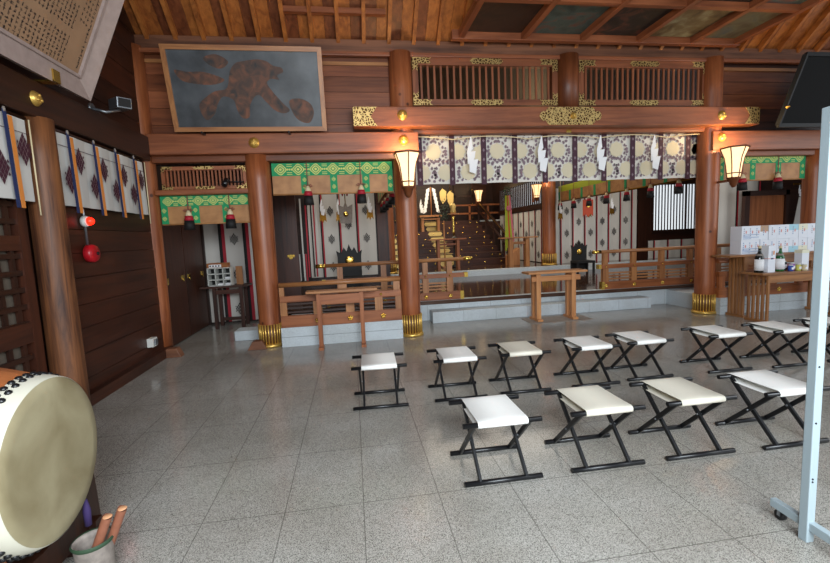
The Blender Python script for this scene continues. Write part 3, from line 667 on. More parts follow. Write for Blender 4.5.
aisle_blind('long bamboo blind lined with tassels on the window side of the hall', 6.5, 7.45, 12.8, 2.47, 2.93, 1, 7)
aisle_blind('long bamboo blind lined with tassels on the small room side of hall', .72, 7.9, 13.4, 2.47, 2.93, -1, 7)

# ------------------------------------------------------------------ broad patterned curtain and paper streamers
t = thing('patterned_curtain', 'broad white floral curtain with purple stripes over the central opening', 'curtain', (3.65, 6.95, 2.44)); Y = 6.95
mb = MB(); n = 120; vs = []
for k in range(n+1):
    x = 1.08+(6.14-1.08)*k/n
    for z, am in ((2.425, .018), (3.19, .004)): vs.append((x, Y+am*math.sin(x*11.6+1), z))
mb.add(vs, [(2*k, 2*k+2, 2*k+3, 2*k+1) for k in range(n)], 'brocade', True); mb.build('cloth', t)
sx = [1.15+.5323*k for k in range(10)]
rr = random.Random(4)
for i, x in enumerate(sx):
    if x < 6.12:
        mb = MB(); mb.box(x-.045, x+.045, Y-.028, Y-.024, 2.40, 3.19, 'purple')
        for k in range(5): z = 2.5+.15*k; c = Vector((x, Y-.029, z)); mb.quad([c+Vector((-.02, 0, 0)), c+Vector((0, 0, -.03)), c+Vector((.02, 0, 0)), c+Vector((0, 0, .03))], 'purple_spot')
        mb.build('purple_stripe', t)
    x1_ = min(x+.5323-.045, 6.14); xa = x+.045
    if x1_-xa < .08: continue
    w_ = x1_-xa; mb = MB()
    def disc(cx, cz, r, m_, d=0.):
        cx = min(max(cx, xa), x1_); pts_ = []
        for k in range(16):
            a = 2*PI*k/16; rq = r*(1+.07*math.cos(8*a)); px_ = min(max(cx+rq*math.cos(a), xa), x1_); pts_.append((px_, Y-.0215-d, min(max(cz+rq*math.sin(a), 2.445), 3.185)))
        mb.quad(pts_, m_)
    ph = i % 2
    cols_ = [(xa+w_*.42, 2.93), (xa+(0 if ph == 0 else w_*1.0), 2.60), (xa+w_*(.85 if ph == 0 else .2), 2.60)] if ph == 0 else [(xa+w_*.12, 2.93), (xa+w_*.98, 2.90), (xa+w_*.5, 2.60)]
    for (cx, cz) in cols_:
        disc(cx, cz, .125, 'brocade_disc', .0002)
        for q_ in range(14):
            a = 2*PI*q_/14; ux, uz = cx+.165*math.cos(a), cz+.155*math.sin(a)
            if xa+.02 < ux < x1_-.02 and 2.46 < uz < 3.17: disc(ux, uz, .020, 'purple_spot', .0004); disc(ux+.014*math.cos(a*3), uz+.02, .012, 'purple_spot', .0004)
    # small grey-purple sprigs around the discs
    for cz in (2.48, 2.765, 3.10, 3.15):
        for q_ in range(6):
            cx = xa+w_*(q_+.5)/6; 
            if abs(cz-2.765) < .01 or q_ % 2 == (0 if cz != 3.15 else 1): disc(cx, cz+rr.uniform(-.02, .02), .024, 'purple_spot'); disc(cx+.018, cz+.035, .016, 'purple_spot')
    for cx in (xa+w_*(.85 if ph == 0 else .55), xa+w_*.02+.03):
        for k in range(4): disc(cx+rr.uniform(-.012, .012), 2.84+.05*k, .026 if k in (1, 2) else .016, 'purple_spot')
    for cx in (xa+w_*(.45 if ph == 0 else .15), xa+w_*(.45 if ph == 0 else .9)):
        for k in range(4): disc(cx+rr.uniform(-.012, .012), 2.52+.05*k, .026 if k in (1, 2) else .016, 'purple_spot')
    mb.build('floral_pattern', t)
mb = MB(); mb.box(3.6-.05, 3.6+.03, 6.71, 6.74, 3.17, 3.215, 'brass'); solo(mb, 'rope_hook', 'tiny gold hook at the middle of the lintel rail', 'hook')
pts = [(1.05+(6.05-1.05)*k/24, 6.80, 3.115+.05*abs(math.cos(k*PI/6))-.02) for k in range(25)]
solo(MB().tube(pts, .009, 'cream', 6), 'straw_rope', 'thin pale rope stretched across the patterned curtain', 'rope')
def zigzag(x, y, z, s, label, group=None, m_='paper'):
    t = thing('paper_streamer', label, 'paper streamer', (x, y, z), group) if label else None
    seg = [((0, 0), (.014, -.02), (.035, -.20), (-.062, -.31), (-.066, -.25)), ((-.066, -.25), (.078, -.235), (.060, -.35), (-.055, -.45)), ((-.03, -.375), (.118, -.365), (.070, -.60), (-.035, -.565))]
    seg = [p[::-1] for p in seg]
    mb = MB()
    for i, p in enumerate(seg):
        p = [(a*s, b_*s) for a, b_ in p]; mb.poly(p, (x-.02*s, y-.004*i, z), (1, 0, 0), (0, 0, 1), .002, m_)
    return mb, t
for i, (x, nm) in enumerate(((1.98, 'folded white paper streamer on the rope closest to the rack side lantern'), (3.17, 'folded white paper streamer hanging below the round gold scroll plate'),
             (4.21, 'folded white paper streamer between gold scroll plate and table side pillar'), (5.20, 'folded white paper streamer hanging closest to table side pillar and its lantern'))):
    mb, _ = zigzag(x, 6.79, 3.14, .98, None); solo(mb, 'paper_streamer', nm, 'paper streamer', 'white paper streamers on the rope', loc=(x, 6.79, 2.55))

# ------------------------------------------------------------------ lanterns
def lantern(x, y, z, label, s=1.0, wallx=None, energy=28):
    t = thing('wall_lantern', label, 'lantern', (x, y, z), 'lit glass lanterns on the pillars')
    n = 6; prof = [(.072*s, 0), (.082*s, .06*s), (.093*s, .16*s), (.113*s, .27*s), (.165*s, .40*s)]
    mb = MB(); vs = []
    for r_, h_ in prof:
        for k in range(n): a = 2*PI*(k+.5)/n; vs.append((x+r_*math.cos(a), y+r_*math.sin(a), z+h_))
    mb.add(vs, [(i*n+k, i*n+(k+1) % n, (i+1)*n+(k+1) % n, (i+1)*n+k) for i in range(len(prof)-1) for k in range(n)], 'lamp_paper'); mb.build('glass_shade', t)
    mb = MB()
    for k in range(n):
        a = 2*PI*(k+.5)/n; mb.tube([(x+(r_+.004)*math.cos(a), y+(r_+.004)*math.sin(a), z+h_*1.0) for r_, h_ in prof], .007*s, 'lamp_frame', 6)
    for i in (0, 1, 4):
        r_, h_ = prof[i]; ring = [(x+(r_+.004)*math.cos(2*PI*(k+.5)/n), y+(r_+.004)*math.sin(2*PI*(k+.5)/n), z+h_) for k in range(n+1)]; mb.tube(ring, (.012 if i == 4 else .008)*s, 'lamp_frame', 6)
    mb.build('frame', t)
    mb = MB(); mb.lathe((x, y, z), [(.018*s, -.13*s), (.045*s, -.09*s), (.06*s, -.03*s), (.085*s, -.01*s), (.085*s, .005*s)], 'lamp_frame', 6); mb.build('base', t)
    MB().lathe((x, y, z), [(.03*s, .03*s), (.04*s, .09*s), (.04*s, .16*s), (.02*s, .20*s)], 'bulb', 12).build('bulb', t)
    wy = y+.30*s
    MB().bar((x, y, z-.03*s), (x, wy, z-.03*s), .03*s, .03*s, 'lamp_frame').build('arm', t)
    MB().box(x-.035*s, x+.035*s, wy-.03, wy, z-.12*s, z+.45*s, 'lamp_frame').build('back_plate', t)
    l = bpy.data.lights.new('lantern_light', 'POINT'); l.energy = energy; l.color = (1, .72, .38); l.shadow_soft_size = .04*s
    lo = bpy.data.objects.new('lantern_light', l); COL.objects.link(lo); lo.location = (x, y, z+.42*s); 
    return t
lantern(.86, 6.31, 2.32, 'lit hexagonal lantern on the pillar beside the green blind and railing', 1.2)
lantern(6.26, 6.31, 2.33, 'lit hexagonal lantern on the pillar above the gift boxes', 1.2)
lantern(5.50, 12.2, 2.58, 'small lit lantern deep in the hall beside its pillar', .95)
lantern(5.27, 17.3, 2.90, 'small lit lantern over the head of the altar stairs', 1.15, energy=14)

# ------------------------------------------------------------------ railings
def flower_stud(mb, c, r=.035):
    c = Vector(c)
    for k in range(5):
        a = PI/2+2*PI*k/5; mb.lathe(c+Vector((math.cos(a)*r*.6, 0, math.sin(a)*r*.6)), [(r*.42, 0), (r*.42, .008), (r*.1, .013)], 'brass', 8, (0, -1, 0))
    mb.lathe(c, [(r*.4, 0), (r*.35, .016), (r*.1, .02)], 'brass', 10, (0, -1, 0))
# front fence between pillars
t = thing('front_railing', 'brown wooden railing with gold studs on the low granite wall', 'railing', (-.22, 6.62, .30)); Y0, Y1 = 6.60, 6.68
x0, x1 = -1.13, .715
bevel(MB().box(x0, x1, Y0, Y1, .296, .475, 'panel_x').build('base_rail', t), .006)
bevel(MB().box(x0, x1, Y0+.005, Y1-.005, .68, .775, 'panel_x').build('middle_rail', t), .005)
for i, (xa, xb) in enumerate(((x0+.0, x0+.10), (-.64, -.51), (-.15, -.02), (.30, .42), (.62, .715))): MB().box(xa, xb, Y0+.008, Y1-.01, .475, .68, 'rail_z').build('post', t)
for (xa, xb) in ((-1.03, -.64), (-.51, -.15), (-.02, .30), (.42, .62)):
    for z in (.51, .575, .635): MB().box(xa, xb, Y0+.03, Y1-.03, z, z+.025, 'dark_x').build('inner_slat', t)
for (xa, xb) in ((x0, x0+.07), (.60, .70), (-.25, -.12)): MB().box(xa, xb, Y0+.02, Y1-.01, .775, .91, 'rail_z').build('bracket', t)
MB().tube([(x0, 6.64, .945), (x1, 6.64, .945)], .035, 'rail_x', 14).build('top_rail', t)
for x in (-.58, -.09, .42): 
    mb = MB(); flower_stud(mb, (x, Y0, .385), .045); mb.build('gold_stud', t)
for x in (-.56, .40): 
    mb = MB(); mb.lathe((x, Y0+.003, .725), [(.022, 0), (.018, .012), (.005, .018)], 'brass', 10, (0, -1, 0)); mb.build('gold_stud', t)
# centre aisle railings at the platform edge
def rail_set(label, x0, x1, posts, y, open_left, open_right, gold_l=False, gold_r=False):
    t = thing('platform_railing', label, 'railing', ((x0+x1)/2, y, .37)); z = .37
    bx0, bx1 = (x0+.17 if open_left else x0), (x1-.19 if open_right else x1)
    bevel(MB().box(bx0, bx1, y-.05, y+.05, z, z+.15, 'panel_x').build('base_rail', t), .005)
    mx0, mx1 = (x0+.10 if open_left else x0), (x1-.10 if open_right else x1)
    bevel(MB().box(mx0, mx1, y-.045, y+.045, z+.42, z+.50, 'panel_x').build('middle_rail', t), .005)
    MB().tube([(x0, y, z+.755), (x1, y, z+.765)], .034, 'rail_x', 14).build('top_rail', t)
    for p in posts:
        MB().box(p-.06, p+.06, y-.04, y+.04, z+.15, z+.42, 'rail_z').build('post', t); MB().box(p-.05, p+.05, y-.035, y+.035, z+.50, z+.725, 'rail_z').build('upper_post', t)
        mb = MB(); flower_stud(mb, (p, y-.05, z+.075), .042); mb.build('gold_stud', t)
        mb = MB(); mb.lathe((p, y-.045, z+.46), [(.02, 0), (.016, .012), (.005, .018)], 'brass', 10, (0, -1, 0)); mb.build('gold_stud', t)
    for a, b_ in zip(posts[:-1], posts[1:]):
        for q in (.19, .25, .31): MB().box(a+.06, b_-.06, y-.02, y+.02, z+q, z+q+.028, 'rail_x').build('inner_slat', t)
    if gold_l:
        MB().tube([(x0-.01, y, z+.755), (x0+.16, y, z+.756)], .037, 'brass', 14).build('gold_cap', t); MB().box(mx0-.01, mx0+.05, y-.05, y+.05, z+.415, z+.505, 'brass').build('gold_cap', t)
        MB().box(bx0-.01, bx0+.05, y-.055, y+.055, z, z+.155, 'brass').build('gold_cap', t)
    if gold_r:
        MB().tube([(x1-.16, y, z+.764), (x1+.01, y, z+.765)], .037, 'brass', 14).build('gold_cap', t); MB().box(mx1-.06, mx1+.01, y-.05, y+.05, z+.415, z+.505, 'brass').build('gold_cap', t)
        MB().box(bx1-.06, bx1+.01, y-.055, y+.055, z, z+.155, 'brass').build('gold_cap', t)
    return t
rail_set('gold capped railing along platform edge running behind the rack side pillar', -.67, 2.24, [-.25, .55, 1.33, 1.80], 7.93, True, True, True, True)
rail_set('gold capped railing along platform edge beside the table side pillar', 4.75, 9.2, [5.0, 5.62, 6.25, 6.9, 7.55, 8.2, 8.9], 7.93, True, False, True)
# front railing of the far bay
t = thing('front_railing', 'low dark railing on granite behind the gift tables', 'railing', (7.4, 6.62, .3))
MB().box(6.33, 10.5, 6.60, 6.68, .29, .46, 'panel_x').build('base_rail', t); MB().box(6.33, 10.5, 6.605, 6.675, .66, .75, 'panel_x').build('middle_rail', t)
for x in (6.40, 6.9, 7.45, 8.0): MB().box(x-.06, x+.06, 6.61, 6.67, .46, .66, 'panel_z').build('post', t)
MB().tube([(6.33, 6.64, .93), (10.5, 6.64, .93)], .033, 'panel_x', 12).build('top_rail', t)
mb = MB(); flower_stud(mb, (7.55, 6.60, .375), .045); mb.build('gold_stud', t)

# rack in front of the fence
t = thing('wooden_rack', 'thin legged brown plank rack leaning by the granite wall', 'rack', (-.2, 6.3, 0))
bevel(MB().box(-.70, .325, 6.22, 6.42, .835, .87, 'rail_x').build('top_plank', t), .004)
for x in (-.53, .09): 
    MB().box(x-.03, x+.03, 6.30, 6.36, 0, .835, 'panel_z').build('leg', t); MB().box(x-.035, x+.035, 6.22, 6.42, .0, .04, 'panel_y').build('foot', t)
MB().box(-.50, .06, 6.31, 6.35, .66, .80, 'panel_x').build('apron', t)
# pale table in front of the steps
t = thing('prayer_table', 'narrow pale wooden table standing before the central granite step', 'table', (3.5, 7.2, 0))
bevel(MB().box(3.0, 4.10, 7.02, 7.34, .845, .88, 'hinoki_x').build('table_top', t), .004)
for x in (3.20, 3.86):
    MB().box(x-.04, x+.04, 7.06, 7.12, .04, .845, 'hinoki_z').build('leg', t); MB().box(x-.04, x+.04, 7.24, 7.30, .04, .845, 'hinoki_z').build('leg', t); MB().box(x-.05, x+.05, 7.0, 7.36, 0, .045, 'hinoki_y').build('foot', t)
MB().box(3.08, 3.99, 7.07, 7.11, .71, .80, 'hinoki_x').build('apron', t)
mb = MB(); mb.box(3.0, 4.15, 6.92, 7.42, 0.0, .006, 'mount'); solo(mb, 'floor_mat', 'grey speckled mat under the pale narrow table', 'mat')

# ------------------------------------------------------------------ gift tables
def slat_table(label, x0, x1, y0, y1, z, overhang):  # last argument: how far the top overhangs the legs at one end
    t = thing('slatted_table', label, 'table', ((x0+x1)/2, (y0+y1)/2, 0))
    bevel(MB().box(x0-overhang, x1+.06, y0-.03, y1+.03, z-.035, z, 'tablew_x').build('table_top', t), .004)
    MB().box(x0+.02, x1-.02, y0+.01, y0+.035, z-.16, z-.035, 'tablew_x').build('apron', t)
    for x in (x0+.03, x1-.03):
        MB().box(x-.03, x+.03, y0-.02, y1+.02, 0, .04, 'tablew_y').build('foot_bar', t)
        for k in range(5):
            y = y0+.02+(y1-y0-.04)*k/4; MB().box(x-.018, x+.018, y-.016, y+.016, .04, z-.035, 'tablew_z').build('leg_slat', t)
    return t
slat_table('taller slatted brown table holding the stacked white gift boxes', 6.42, 8.1, 6.22, 6.52, 1.06, .30)
slat_table('lower slatted brown table holding bottles and jars', 6.34, 7.9, 5.72, 6.08, .80, .12)
# white gift boxes on the rear table, two courses
rr = random.Random(5); x = 6.42; bi = 0
desc = ['with blue stripes', 'with tan stain', 'plain with red seal', 'taller white face', 'with pale blue top', 'cream edged', 'with small seal', 'with faint blue text', 'wide blank face', 'standing last in row']
spec = [(.36, 'paper_white'), (.16, 'paper_tan'), (.16, 'paper_white'), (.24, 'paper_white'), (.19, 'paper_blue'), (.18, 'paper_cream'), (.20, 'paper_white'), (.24, 'paper_white'), (.22, 'paper_cream'), (.22, 'paper_white')]
cols = ['blue striped', 'brown banded', 'narrow plain white', 'broad plain white', 'sky blue banded', 'cream banded', 'white red sealed', 'wide white', 'pale cream banded', 'end most white']
nxt = ['beside the lantern pillar', 'beside the blue striped pair', 'beside the brown banded pair', 'behind the red corded carton', 'behind the green bottle', 'beside the sky blue pair', 'beside the cream pair', 'above the small white carton', 'by the frame of the far bay', 'at row end']
for i, (w_, acc) in enumerate(spec):
    for lev in (0, 1):
        z0 = 1.06+lev*.235; z1 = z0+.233
        t = thing('gift_box', ('upper ' if lev else 'lower ')+cols[i]+' gift box in the stack '+nxt[i], 'gift box', (x+w_/2, 6.38, z0), 'stacked white gift boxes')
        y0 = 6.28+rr.random()*.015
        MB().box(x+.003, x+w_-.003, y0, 6.50, z0, z1, 'paper_white').build('carton', t)
        if acc != 'paper_white':
            zz = (z1-.10, z1) if (lev == 1) else (z0, z0+.10)
            MB().box(x+.003, x+w_-.003, y0-.002, y0, zz[0], zz[1], acc).build('coloured_band', t)
        mb = MB()
        nl = max(1, int(w_/.12))
        for k in range(nl):
            cx = x+w_*(k+.5)/nl; mb.box(cx+.015, cx+.035, y0-.004, y0-.002, z0+.11, z0+.155, 'mark_red')
            for q in range(4): zz = z0+.175-.035*q; mb.box(cx-.02, cx-.008, y0-.004, y0-.002, zz, zz+.02, 'mark_grey' if rr.random() < .6 else 'mark_blue')
        if i == 0:
            for k in range(4): mb.box(x+.03, x+w_-.03 if k % 2 else x+w_*.5, y0-.004, y0-.002, z0+.02+.022*k, z0+.027+.022*k, 'mark_blue')
        mb.build('printed_marks', t)
    x += w_
# bottles and jars
def bottle(x, y, z, label, glass, h=.36):
    t = thing('sake_bottle', label, 'bottle', (x, y, z)); k = h/.36
    MB().lathe((x, y, z), [(.05*k, 0), (.052*k, .01), (.052*k, .19*k), (.045*k, .225*k), (.022*k, .27*k), (.016*k, .30*k), (.016*k, .33*k)], glass, 20).build('glass_body', t)
    MB().lathe((x, y, z), [(.0535*k, .03*k), (.0535*k, .18*k)], 'paper', 20).build('paper_label', t)
    MB().lathe((x, y, z), [(.05*k, .20*k), (.043*k, .232*k), (.033*k, .252*k)], 'mount', 20, caps=False).build('neck_label', t)
    MB().lathe((x, y, z), [(.019*k, .325*k), (.019*k, .36*k)], 'cream', 12).build('cap', t)
bottle(6.30, 5.84, .80, 'dark bottle with large white label beside the tied carton', 'glass_dark', .42)
bottle(6.70, 5.86, .80, 'green bottle standing behind the tied white carton', 'glass_green', .40)
def carton(x, y, z, w_, d_, h_, label, red=True):
    t = thing('bottle_carton', label, 'carton', (x, y, z)); bevel(MB().box(x-w_/2, x+w_/2, y-d_/2, y+d_/2, z, z+h_, 'paper_white').build('carton', t), .002)
    if red:
        mb = MB(); mb.box(x-w_/2-.002, x+w_/2+.002, y-d_/2-.002, y+d_/2, z+h_*.50, z+h_*.525, 'mark_red'); mb.box(x-.02, x+.02, y-d_/2-.006, y-d_/2, z+h_*.49, z+h_*.535, 'navy'); mb.build('gift_cord', t)
        mb = MB(); mb.box(x-.01, x+.005, y-d_/2-.003, y-d_/2, z+h_*.62, z+h_*.8, 'mark_grey').box(x+.02, x+.04, y-d_/2-.003, y-d_/2, z+h_*.66, z+h_*.8, 'orange_ribbon'); mb.build('printed_marks', t)
    else: MB().box(x-w_/2-.001, x+w_/2+.001, y-d_/2-.001, y+d_/2+.001, z+h_-.05, z+h_+.001, 'paper_cream').build('lid', t)
carton(6.45, 5.83, .80, .13, .12, .42, 'tall white carton tied with red cord between two bottles')
carton(7.12, 5.88, .80, .13, .12, .32, 'short white carton with cream lid standing alone on lower table', False)
for i, (dx, dy, m_, nm, h_) in enumerate(((6.83, 5.80, 'blue_label', 'blue labelled jar beside the green bottle', .10), (6.90, 5.84, 'violet', 'violet wrapped jar in the middle of small jars', .13), (6.97, 5.80, 'lemon', 'yellow labelled jar next to violet jar', .11), (7.035, 5.76, 'cream', 'cream jar closest to short white carton', .10), (6.82, 5.93, 'leaf', 'dark green small jar partly behind blue jar', .11), (6.90, 5.97, 'iron', 'black and silver can behind the small jars', .15), (6.96, 5.94, 'pink_cloth', 'pink wrapped jar behind the yellow jar', .12))):
    t = thing('jar', nm, 'jar', (dx, dy, .8)); MB().lathe((dx, dy, .8), [(.032, 0), (.034, .01), (.034, h_*.8), (.026, h_*.86)], m_, 14).build('jar_body', t)
    MB().lathe((dx, dy, .8), [(.028, h_*.86), (.028, h_)], 'white_plastic', 14).build('lid', t); MB().box(dx-.02, dx+.02, dy-.037, dy-.033, .8+h_*.25, .8+h_*.6, 'paper').build('paper_label', t)

# ------------------------------------------------------------------ folding stools
def make_stool(seat_mat):
    t = thing('folding_stool', '', 'stool', (0, 0, 0)); W = .52; r_ = .0165; zt = .40; yt = .195; yb = .20
    for s in (-1, 1):
        MB().tube([(-W/2, s*yb, r_), (W/2, s*yb, r_)], r_, 'black_lacquer', 12).build('foot_rail', t, False)
        MB().tube([(-W/2, s*yt, zt), (W/2, s*yt, zt)], r_, 'black_lacquer', 12).build('seat_rail', t, False)
    for s, xo in ((-1, .155), (1, .185)):
        for sx_ in (-1, 1):
            mb = MB(); mb.bar((sx_*xo, s*yb, r_), (sx_*xo, -s*yt, zt), .02, .032, 'black_lacquer'); bevel(mb.build('leg', t, False), .004)
    for sx_ in (-1, 1): MB().tube([(sx_*.14, 0, .207), (sx_*.20, 0, .207)], .007, 'grey_metal', 8).build('pivot_bolt', t, False)
    # canvas seat wraps both rails
    prof = []; hw = .165
    for k in range(7): a = PI*1.5-PI*k/6*1.0; prof.append((-yt+math.cos(a)*(r_+.004), zt+math.sin(a)*(r_+.004)))
    for k in range(1, 8): u = k/8; prof.append((-yt+2*yt*u, zt+r_+.004-.002*math.sin(PI*u)))
    for k in range(7): a = PI/2-PI*k/6; prof.append((yt+math.cos(a)*(r_+.004), zt+math.sin(a)*(r_+.004)))
    for k in range(1, 8): u = k/8; prof.append((yt-2*yt*u, zt-r_-.010-.006*math.sin(PI*u)))
    vs = []; n = len(prof)
    for x in (-hw, hw): vs += [(x, y, z) for y, z in prof]
    mb = MB(); mb.add(vs, [(k, (k+1) % n, n+(k+1) % n, n+k) for k in range(n)], seat_mat, True); o = mb.build('canvas_seat', t, False)
    md = o.modifiers.new('thick', 'SOLIDIFY'); md.thickness = .003
    return t
sw = make_stool('canvas_white'); sc = make_stool('canvas_cream'); used = set()
row1 = [(.88, 2.695, 'w', 0, 'white canvas folding stool at the open end of the nearer row'), (1.61, 2.70, 'c', 0, 'cream canvas folding stool second along the nearer row'),
        (2.30, 2.70, 'c', 0, 'ivory canvas folding stool third along the nearer row'), (3.04, 2.68, 'w', 0, 'white canvas folding stool partly hidden by the pale upright post')]
row2 = [(.19, 4.09, 'w', -.03, 'white canvas folding stool standing apart at the open end of farther row'), (.965, 4.10, 'w', -.01, 'white canvas folding stool second along the farther row'),
        (1.635, 4.12, 'c', -.02, 'cream canvas folding stool third along the farther row'), (2.385, 4.12, 'w', 0, 'ivory white folding stool fourth along the farther row before the overlap'),
        (3.02, 4.16, 'w', .01, 'white canvas folding stool fifth along the farther row before the wide gap'), (3.96, 4.15, 'w', 0, 'white canvas folding stool in front of the brass sleeved lantern pillar'),
        (4.72, 4.12, 'w', 0, 'white canvas folding stool in front of the lower gift table'), (5.45, 4.14, 'w', 0, 'white canvas folding stool cut off at the far end of row')]
for x, y, k, rz, lab in row1+row2:
    src = sw if k == 'w' else sc
    if k in used: o = copy_tree(src)
    else: o = src; used.add(k)
    o.location = (x, y, 0); o.rotation_euler = (0, 0, rz); o['label'] = lab; o['group'] = 'black framed folding stools in two rows'

# ------------------------------------------------------------------ drum
DC = Vector((-1.386, 2.070, .672)); n_ = Vector((math.cos(.0715), math.sin(.0715), .0107)).normalized(); R = .36
t = thing('taiko_drum', 'large barrel drum with pale skin face and black tacks', 'drum', (DC.x-.35, DC.y, .2))
MB().lathe(DC, [(R, -.004), (R-.006, .002), (R-.06, .005), (.001, .006)], 'drum_skin', 72, n_, caps=False).build('drum_head', t)
MB().lathe(DC, [(R+.026, -.11), (R+.016, -.05), (R+.002, -.003), (R-.002, .0)], 'drum_rim', 72, n_, caps=False).build('skin_edge', t)
MB().lathe(DC, [(R+.024, -.098), (R+.07, -.25), (R+.085, -.38), (R+.07, -.52), (R+.02, -.70), (R-.02, -.76)], 'panel_x', 72, n_).build('barrel', t)
mb = MB(); a_ = n_.orthogonal().normalized(); b2 = n_.cross(a_)
for row, hh in ((0, -.060), (1, -.088)):
    for k in range(50):
        an = 2*PI*(k+.5*row)/50; rd = R+(.018 if row == 0 else .023); d_ = a_*math.cos(an)+b2*math.sin(an)
        mb.lathe(DC+n_*hh+d_*(rd-.003), [(.015, 0), (.014, .006), (.009, .012), (.002, .014)], 'navy' if False else 'black_lacquer', 8, d_, smooth=True)
o = mb.build('tacks', t); o['kind'] = 'stuff'
# stand: two curved cradle legs with cross bars
t = thing('drum_stand', 'dark wooden cradle stand carrying the big drum', 'stand', (DC.x-.38, DC.y, 0))
for xo in (-.16, -.58):
    mb = MB(); prof = []
    for k in range(13):
        a = PI*1.12+PI*.76*k/12; prof.append((math.cos(a)*(R+.088), math.sin(a)*(R+.088)))
    outer = [(.44, -.58), (-.44, -.58)]
    pts_ = prof+outer
    mb.poly(pts_, DC+n_*xo+Vector((0, 0, 0)), (0, 1, 0), (0, 0, 1), .06, 'dark_z'); mb.build('cradle', t)
for s in (-.34, .34): MB().bar(Vector((DC.x-.68, DC.y+s, .10)), Vector((DC.x-.06, DC.y+s, .10)), .06, .1, 'dark_x').build('cross_bar', t)
for s in (-.30, .30): MB().box(DC.x-.62, DC.x-.02, DC.y+s-.04, DC.y+s+.04, 0, .05, 'dark_x').build('foot', t)
MB().lathe((DC.x-.04, DC.y+.22, .33), [(.008, 0), (.018, -.06), (.016, -.14)], 'tassel_purple', 12).build('purple_tassel', t)
# stick pot
t = thing('drumstick_pot', 'dark and pale glazed pot holding the drumsticks below the drum', 'pot', (-1.31, 2.12, 0))
MB().lathe((-1.31, 2.12, 0), [(.065, 0), (.075, .02), (.080, .20), (.086, .22), (.078, .222), (.073, .20), (.068, .03), (.001, .03)], 'mount', 28, caps=False).build('pot_body', t)
MB().lathe((-1.31, 2.12, .205), [(.0835, 0), (.090, .012), (.084, .022)], 'leaf', 28, caps=False).build('rim', t)
for i, (ax_, ay, bx, by, zt_, lab) in enumerate(((-1.345, 2.115, -1.216, 2.088, .345, 'round wooden drumstick with pale end leaning toward the viewer'), (-1.305, 2.165, -1.170, 2.128, .353, 'round wooden drumstick half hidden behind the other stick'))):
    mb = MB(); mb.tube([(ax_, ay, .06), (bx, by, zt_)], .021, 'stick', 16, caps=False)
    d_ = (Vector((bx, by, zt_))-Vector((ax_, ay, .06))).normalized(); mb.lathe(Vector((bx, by, zt_)), [(.021, 0), (.018, .003), (.001, .0035)], 'stick_end', 16, d_, caps=False)
    solo(mb, 'drumstick', lab, 'drumstick', 'drumsticks in the pot')

# ------------------------------------------------------------------ rolling stand at the near side
t = thing('rolling_stand', 'pale metal rolling stand post with caster foot beside the stools', 'stand', (2.17, 1.7, 0))
P0 = Vector((2.17, 1.70, .09)); bevel(MB().box(P0.x-.022, P0.x+.022, P0.y-.022, P0.y+.022, .0, 2.1, 'pole_paint').build('post', t), .004)
mb = MB(); mb.bar((2.182, 1.885, .085), (2.16, 1.10, .085), .035, .045, 'pole_paint'); bevel(mb.build('foot_bar', t), .004)
MB().bar((2.17, 1.7, 1.9), (3.2, 1.7, 1.9), .03, .04, 'pole_paint').build('cross_bar', t)
for (x, y) in ((2.195, 1.85), (2.16, 1.13)):
    w_ = MB().lathe((x-.011, y, .028), [(.012, -.001), (.027, 0), (.027, .022), (.012, .023)], 'rubber', 18, (1, 0, 0)).build('caster_wheel', t); MB().box(x-.016, x+.016, y-.008, y+.008, .025, .068, 'grey_metal').build('caster_fork', w_)
for z in (.32, .335, .62, .9): MB().lathe((P0.x-.008, P0.y-.022, z), [(.005, 0), (.004, .003)], 'iron', 8, (0, -1, 0)).build('bolt', t)

# ================================================================== INSIDE
# dark doors along the passage of the narrow bay
mb = MB(); mb.box(-3.08, -2.95, 6.98, 9.1, 0, 4.5, 'dark_z'); struct(mb, 'wall_passage')
for i, (y0, y1, lab) in enumerate(((7.05, 7.95, 'dark door leaf with gold hasps closest to the corner pillar'), (7.98, 8.9, 'dark door leaf with gold hasps closest to the passage table'))):
    t = thing('door_leaf', lab, 'door', (-2.93, (y0+y1)/2, 0)); MB().box(-2.945, -2.91, y0, y1, .02, 2.2, 'plank_z').build('door_panel', t)
    for z in (1.05,):
        for yy in (y0+.12, y1-.12): 
            mb = MB(); mb.box(-2.91, -2.90, yy-.05, yy+.05, z-.02, z+.05, 'brass'); mb.lathe((-2.90, yy, z-.03), [(.03, 0), (.03, .008)], 'brass', 12, (1, 0, 0)); mb.build('gold_hasp', t)
mb = MB(); mb.box(-2.95, -2.88, 8.95, 9.1, 0, 2.4, 'dark_z').box(-2.9, -1.6, 9.06, 9.12, 2.2, 4.5, 'dark_x').box(-3, -1.5, 9.1, 9.2, 0, 4.5, 'dark_x'); struct(mb, 'wall_passage_end')

